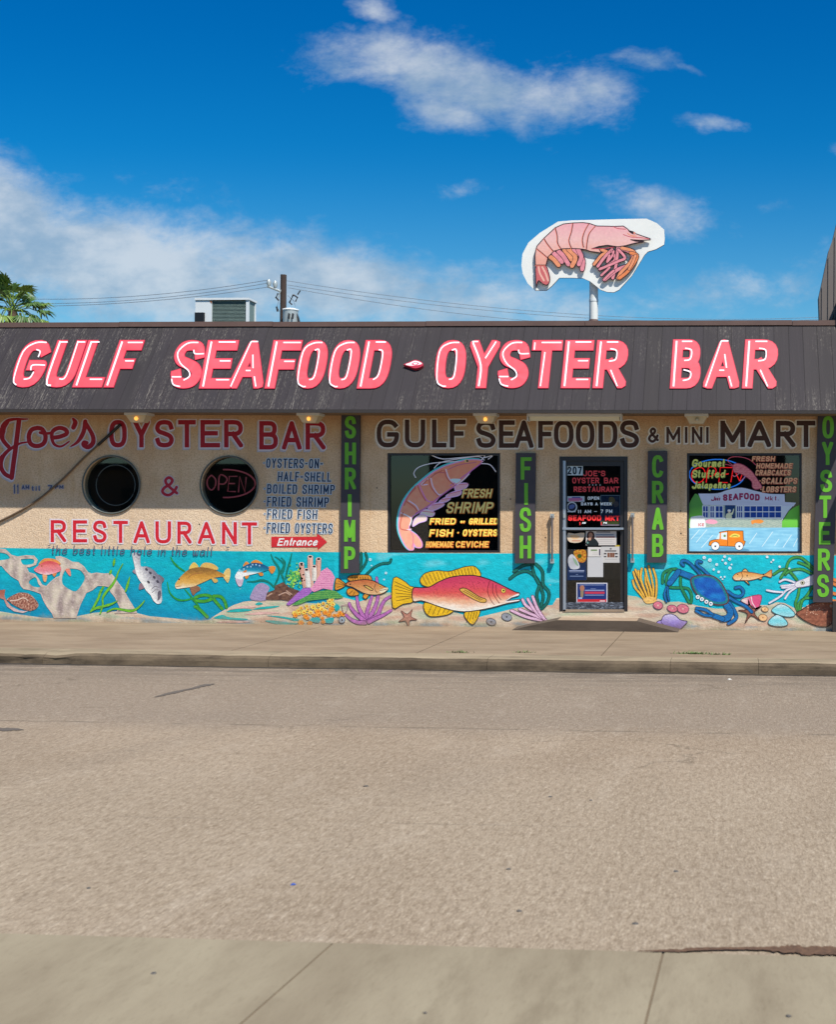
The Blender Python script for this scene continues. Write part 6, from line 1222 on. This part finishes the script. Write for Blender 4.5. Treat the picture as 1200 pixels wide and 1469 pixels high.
dtext('bright red letters SEAFOOD MKT on the door glass', [D1('SEAFOOD', 176, 722, 1018, 1110, 2.0, 0, .14), D1('MKT', 785, 1022, 1026, 1112, 2.0, 0, .14), D1('1', 360, 385, 1128, 1180, 1.2), D1('1', 712, 735, 1128, 1180, 1.2)], (246, 50, 50))
E1 = CR(800, 650, 11.43); E2 = CR(800, 750, 10.49)
def paper(name, label, cat, quad, shapes, off=-.034, th=.0025):
    t = draw(name, [Sh(quad, shapes[0])] + shapes[1:], WALL, off, None, PRINT, th, PRINT); return tag(t, label, cat)
def q4(k, x0, y0, x1, y1): return k((x0, y0), (x1, y0), (x1, y1), (x0, y1))
def bars(k, lst, c): return [Sh(q4(k, *b), c) for b in lst]
paper('number_plate', 'white house number plate reading 207 at top left of the door', 'number plate', q4(E1, 148, 205, 420, 365), [(206, 222, 228), Sh(line('207', 800 + 165 / 11.43, 800 + 405 / 11.43, 650 + 222 / 11.43, 650 + 350 / 11.43, 2.2, 0, .25), (20, 40, 56))], -.03)
paper('poster', 'blue picture poster behind the hours lettering on the upper door glass', 'poster', q4(E1, 708, 688, 1032, 1192), [(150, 176, 200), Sh(q4(E1, 720, 700, 1020, 1180), lambda x, y: mixc((24, 44, 84), (40, 70, 110), .5 + nz(x * .3, y * .3)), 1.2), Sh(smooth(E1((850, 730), (910, 720), (950, 780), (900, 840), (850, 800)), True, 3), brushed((150, 130, 90))), Sh(smooth(E1((920, 820), (980, 790), (1010, 850), (950, 890)), True, 3), (110, 100, 110)), Sh(q4(E1, 720, 1110, 1020, 1165), brushed((120, 130, 70))), Sh(q4(E1, 715, 1168, 1028, 1190), (222, 190, 200))], -.047)
paper('sticker', 'small white and blue sticker left of the hours lettering', 'sticker', q4(E1, 148, 708, 446, 798), [(190, 204, 216)] + bars(E1, [(180, 738, 410, 778)], (196, 110, 160)) + bars(E1, [(240, 718, 380, 738)], (90, 90, 160)) + bars(E1, [(190, 780, 360, 790)], (226, 96, 110)))
t = draw('sticker', [Sh(disc(*E1((240, 885))[0], 7.6, n=22), (206, 214, 220)), Sh(disc(*E1((240, 885))[0], 5.9, n=22), (24, 32, 60)), Sh(smooth(E1((200, 860), (260, 840), (290, 870), (250, 910), (200, 910)), True, 3), (90, 110, 170)), Sh(q4(E1, 165, 950, 300, 968), (216, 222, 226))], WALL, -.036, None, PRINT, .002, PRINT); tag(t, 'round grey and blue sticker under the small white sticker', 'sticker')
paper('poster', 'white flyer with a photo of a person in black near the push bar', 'poster', q4(E2, 430, 108, 890, 338), [(214, 206, 200), Sh(q4(E2, 590, 128, 800, 150), (150, 140, 140))] + bars(E2, [(580, 170, 850, 188)], (130, 140, 160)) + bars(E2, [(585, 206, 865, 224)], (150, 50, 60)) + bars(E2, [(620, 250, 860, 256), (620, 275, 830, 281), (640, 305, 860, 311)], (176, 168, 162)) + [Sh(smooth(E2((440, 335), (445, 270), (470, 235), (540, 230), (590, 260), (620, 338)), True, 3), (36, 42, 44)), Sh(smooth(E2((448, 230), (455, 150), (500, 128), (550, 150), (560, 230), (510, 240)), True, 3), (70, 40, 34)), Sh(disc(*E2((503, 190))[0], 3.0, 4.2), (196, 140, 112)), Sh(disc(*E2((487, 245))[0], 2.2), (206, 156, 130)), Sh(disc(*E2((458, 300))[0], 1.4), (110, 160, 150))])
paper('sticker', 'cream torn sticker at top left of the lower door glass', 'sticker', smooth(E2((145, 220), (165, 150), (260, 165), (410, 150), (385, 260), (320, 298), (190, 292)), True, 2), [(232, 208, 180), Sh(smooth(E2((180, 200), (260, 180), (340, 210), (260, 250)), True, 3), (236, 190, 140))] + bars(E2, [(220, 262, 350, 280)], (214, 150, 120)))
paper('poster', 'dark blue seafood photo poster on the lower left of the door', 'poster', q4(E2, 138, 400, 440, 862), [lambda x, y: mixc((40, 40, 40), (24, 44, 84), (y - 795) / 20)] + [Sh(smooth(E2((250, 430), (340, 405), (430, 420), (430, 560), (360, 600), (280, 540)), True, 3), lambda x, y: mixc((170, 80, 30), (226, 180, 50), .5 + nz(x * .4, y * .4)), 1.2), Sh(disc(*E2((335, 500))[0], 3.2), (60, 90, 30)), Sh(smooth(E2((160, 550), (220, 470), (300, 560), (335, 680), (200, 690)), True, 3), brushed((200, 200, 206), .2)), Sh(smooth(E2((230, 520), (280, 560), (320, 650), (270, 620)), True, 3), (140, 170, 140))] + bars(E2, [(178, 712, 405, 732)], (150, 160, 190)) + bars(E2, [(185, 745, 400, 750), (280, 772, 312, 782), (190, 796, 395, 810)], (110, 126, 160)))
paper('notice', 'small white card above the blank sheet on the door', 'notice', q4(E2, 460, 365, 660, 508), [(222, 216, 210)] + bars(E2, [(505, 400, 600, 425)], (130, 150, 110)) + bars(E2, [(530, 450, 610, 456), (530, 475, 610, 480)], (180, 172, 166)) + bars(E2, [(628, 395, 648, 490)], (60, 50, 80)))
paper('poster', 'white poster with small brown pictures right of the blank sheet', 'poster', q4(E2, 662, 358, 950, 600), [(206, 202, 198)] + bars(E2, [(715, 415, 890, 432)], (60, 50, 54)) + bars(E2, [(702, 455, 740, 475), (702, 500, 740, 518), (865, 455, 910, 475), (870, 500, 910, 520)], (50, 46, 50)) + bars(E2, [(755, 450, 790, 520), (795, 450, 830, 520), (832, 450, 862, 520)], (130, 84, 62)) + bars(E2, [(720, 545, 900, 552)], (176, 170, 166)) + [Sh(disc(*E2((805, 390))[0], 1.6), (120, 116, 116)), Sh(q4(E2, 870, 336, 955, 357), (206, 176, 50))], -.035)
paper('notice', 'blank pale sheet of paper hanging in the middle of the lower door', 'notice', q4(E2, 455, 515, 690, 815), [(206, 204, 204)], -.033)
paper('sign', 'blue and red sign with a white border at the foot of the door', 'sign', q4(E2, 288, 902, 755, 1202), [(212, 210, 220), Sh(q4(E2, 302, 916, 740, 1190), brushed((30, 52, 116), .15)), Sh(q4(E2, 302, 1150, 740, 1190), (206, 44, 50)), Sh(smooth(E2((340, 960), (385, 940), (410, 975), (395, 1030), (350, 1025)), True, 3), (176, 120, 96)), Sh(smooth(E2((350, 1030), (395, 1030), (385, 1120), (355, 1120)), True, 3), (150, 130, 100)), Sh(q4(E2, 320, 1120, 375, 1145), (160, 180, 220))] + bars(E2, [(330, 930, 710, 938), (500, 990, 580, 996), (415, 1008, 710, 1022), (415, 1082, 705, 1092)], (150, 166, 206)) + bars(E2, [(415, 1035, 712, 1068)], (196, 60, 84)) + bars(E2, [(640, 1168, 720, 1182)], (236, 220, 220)))
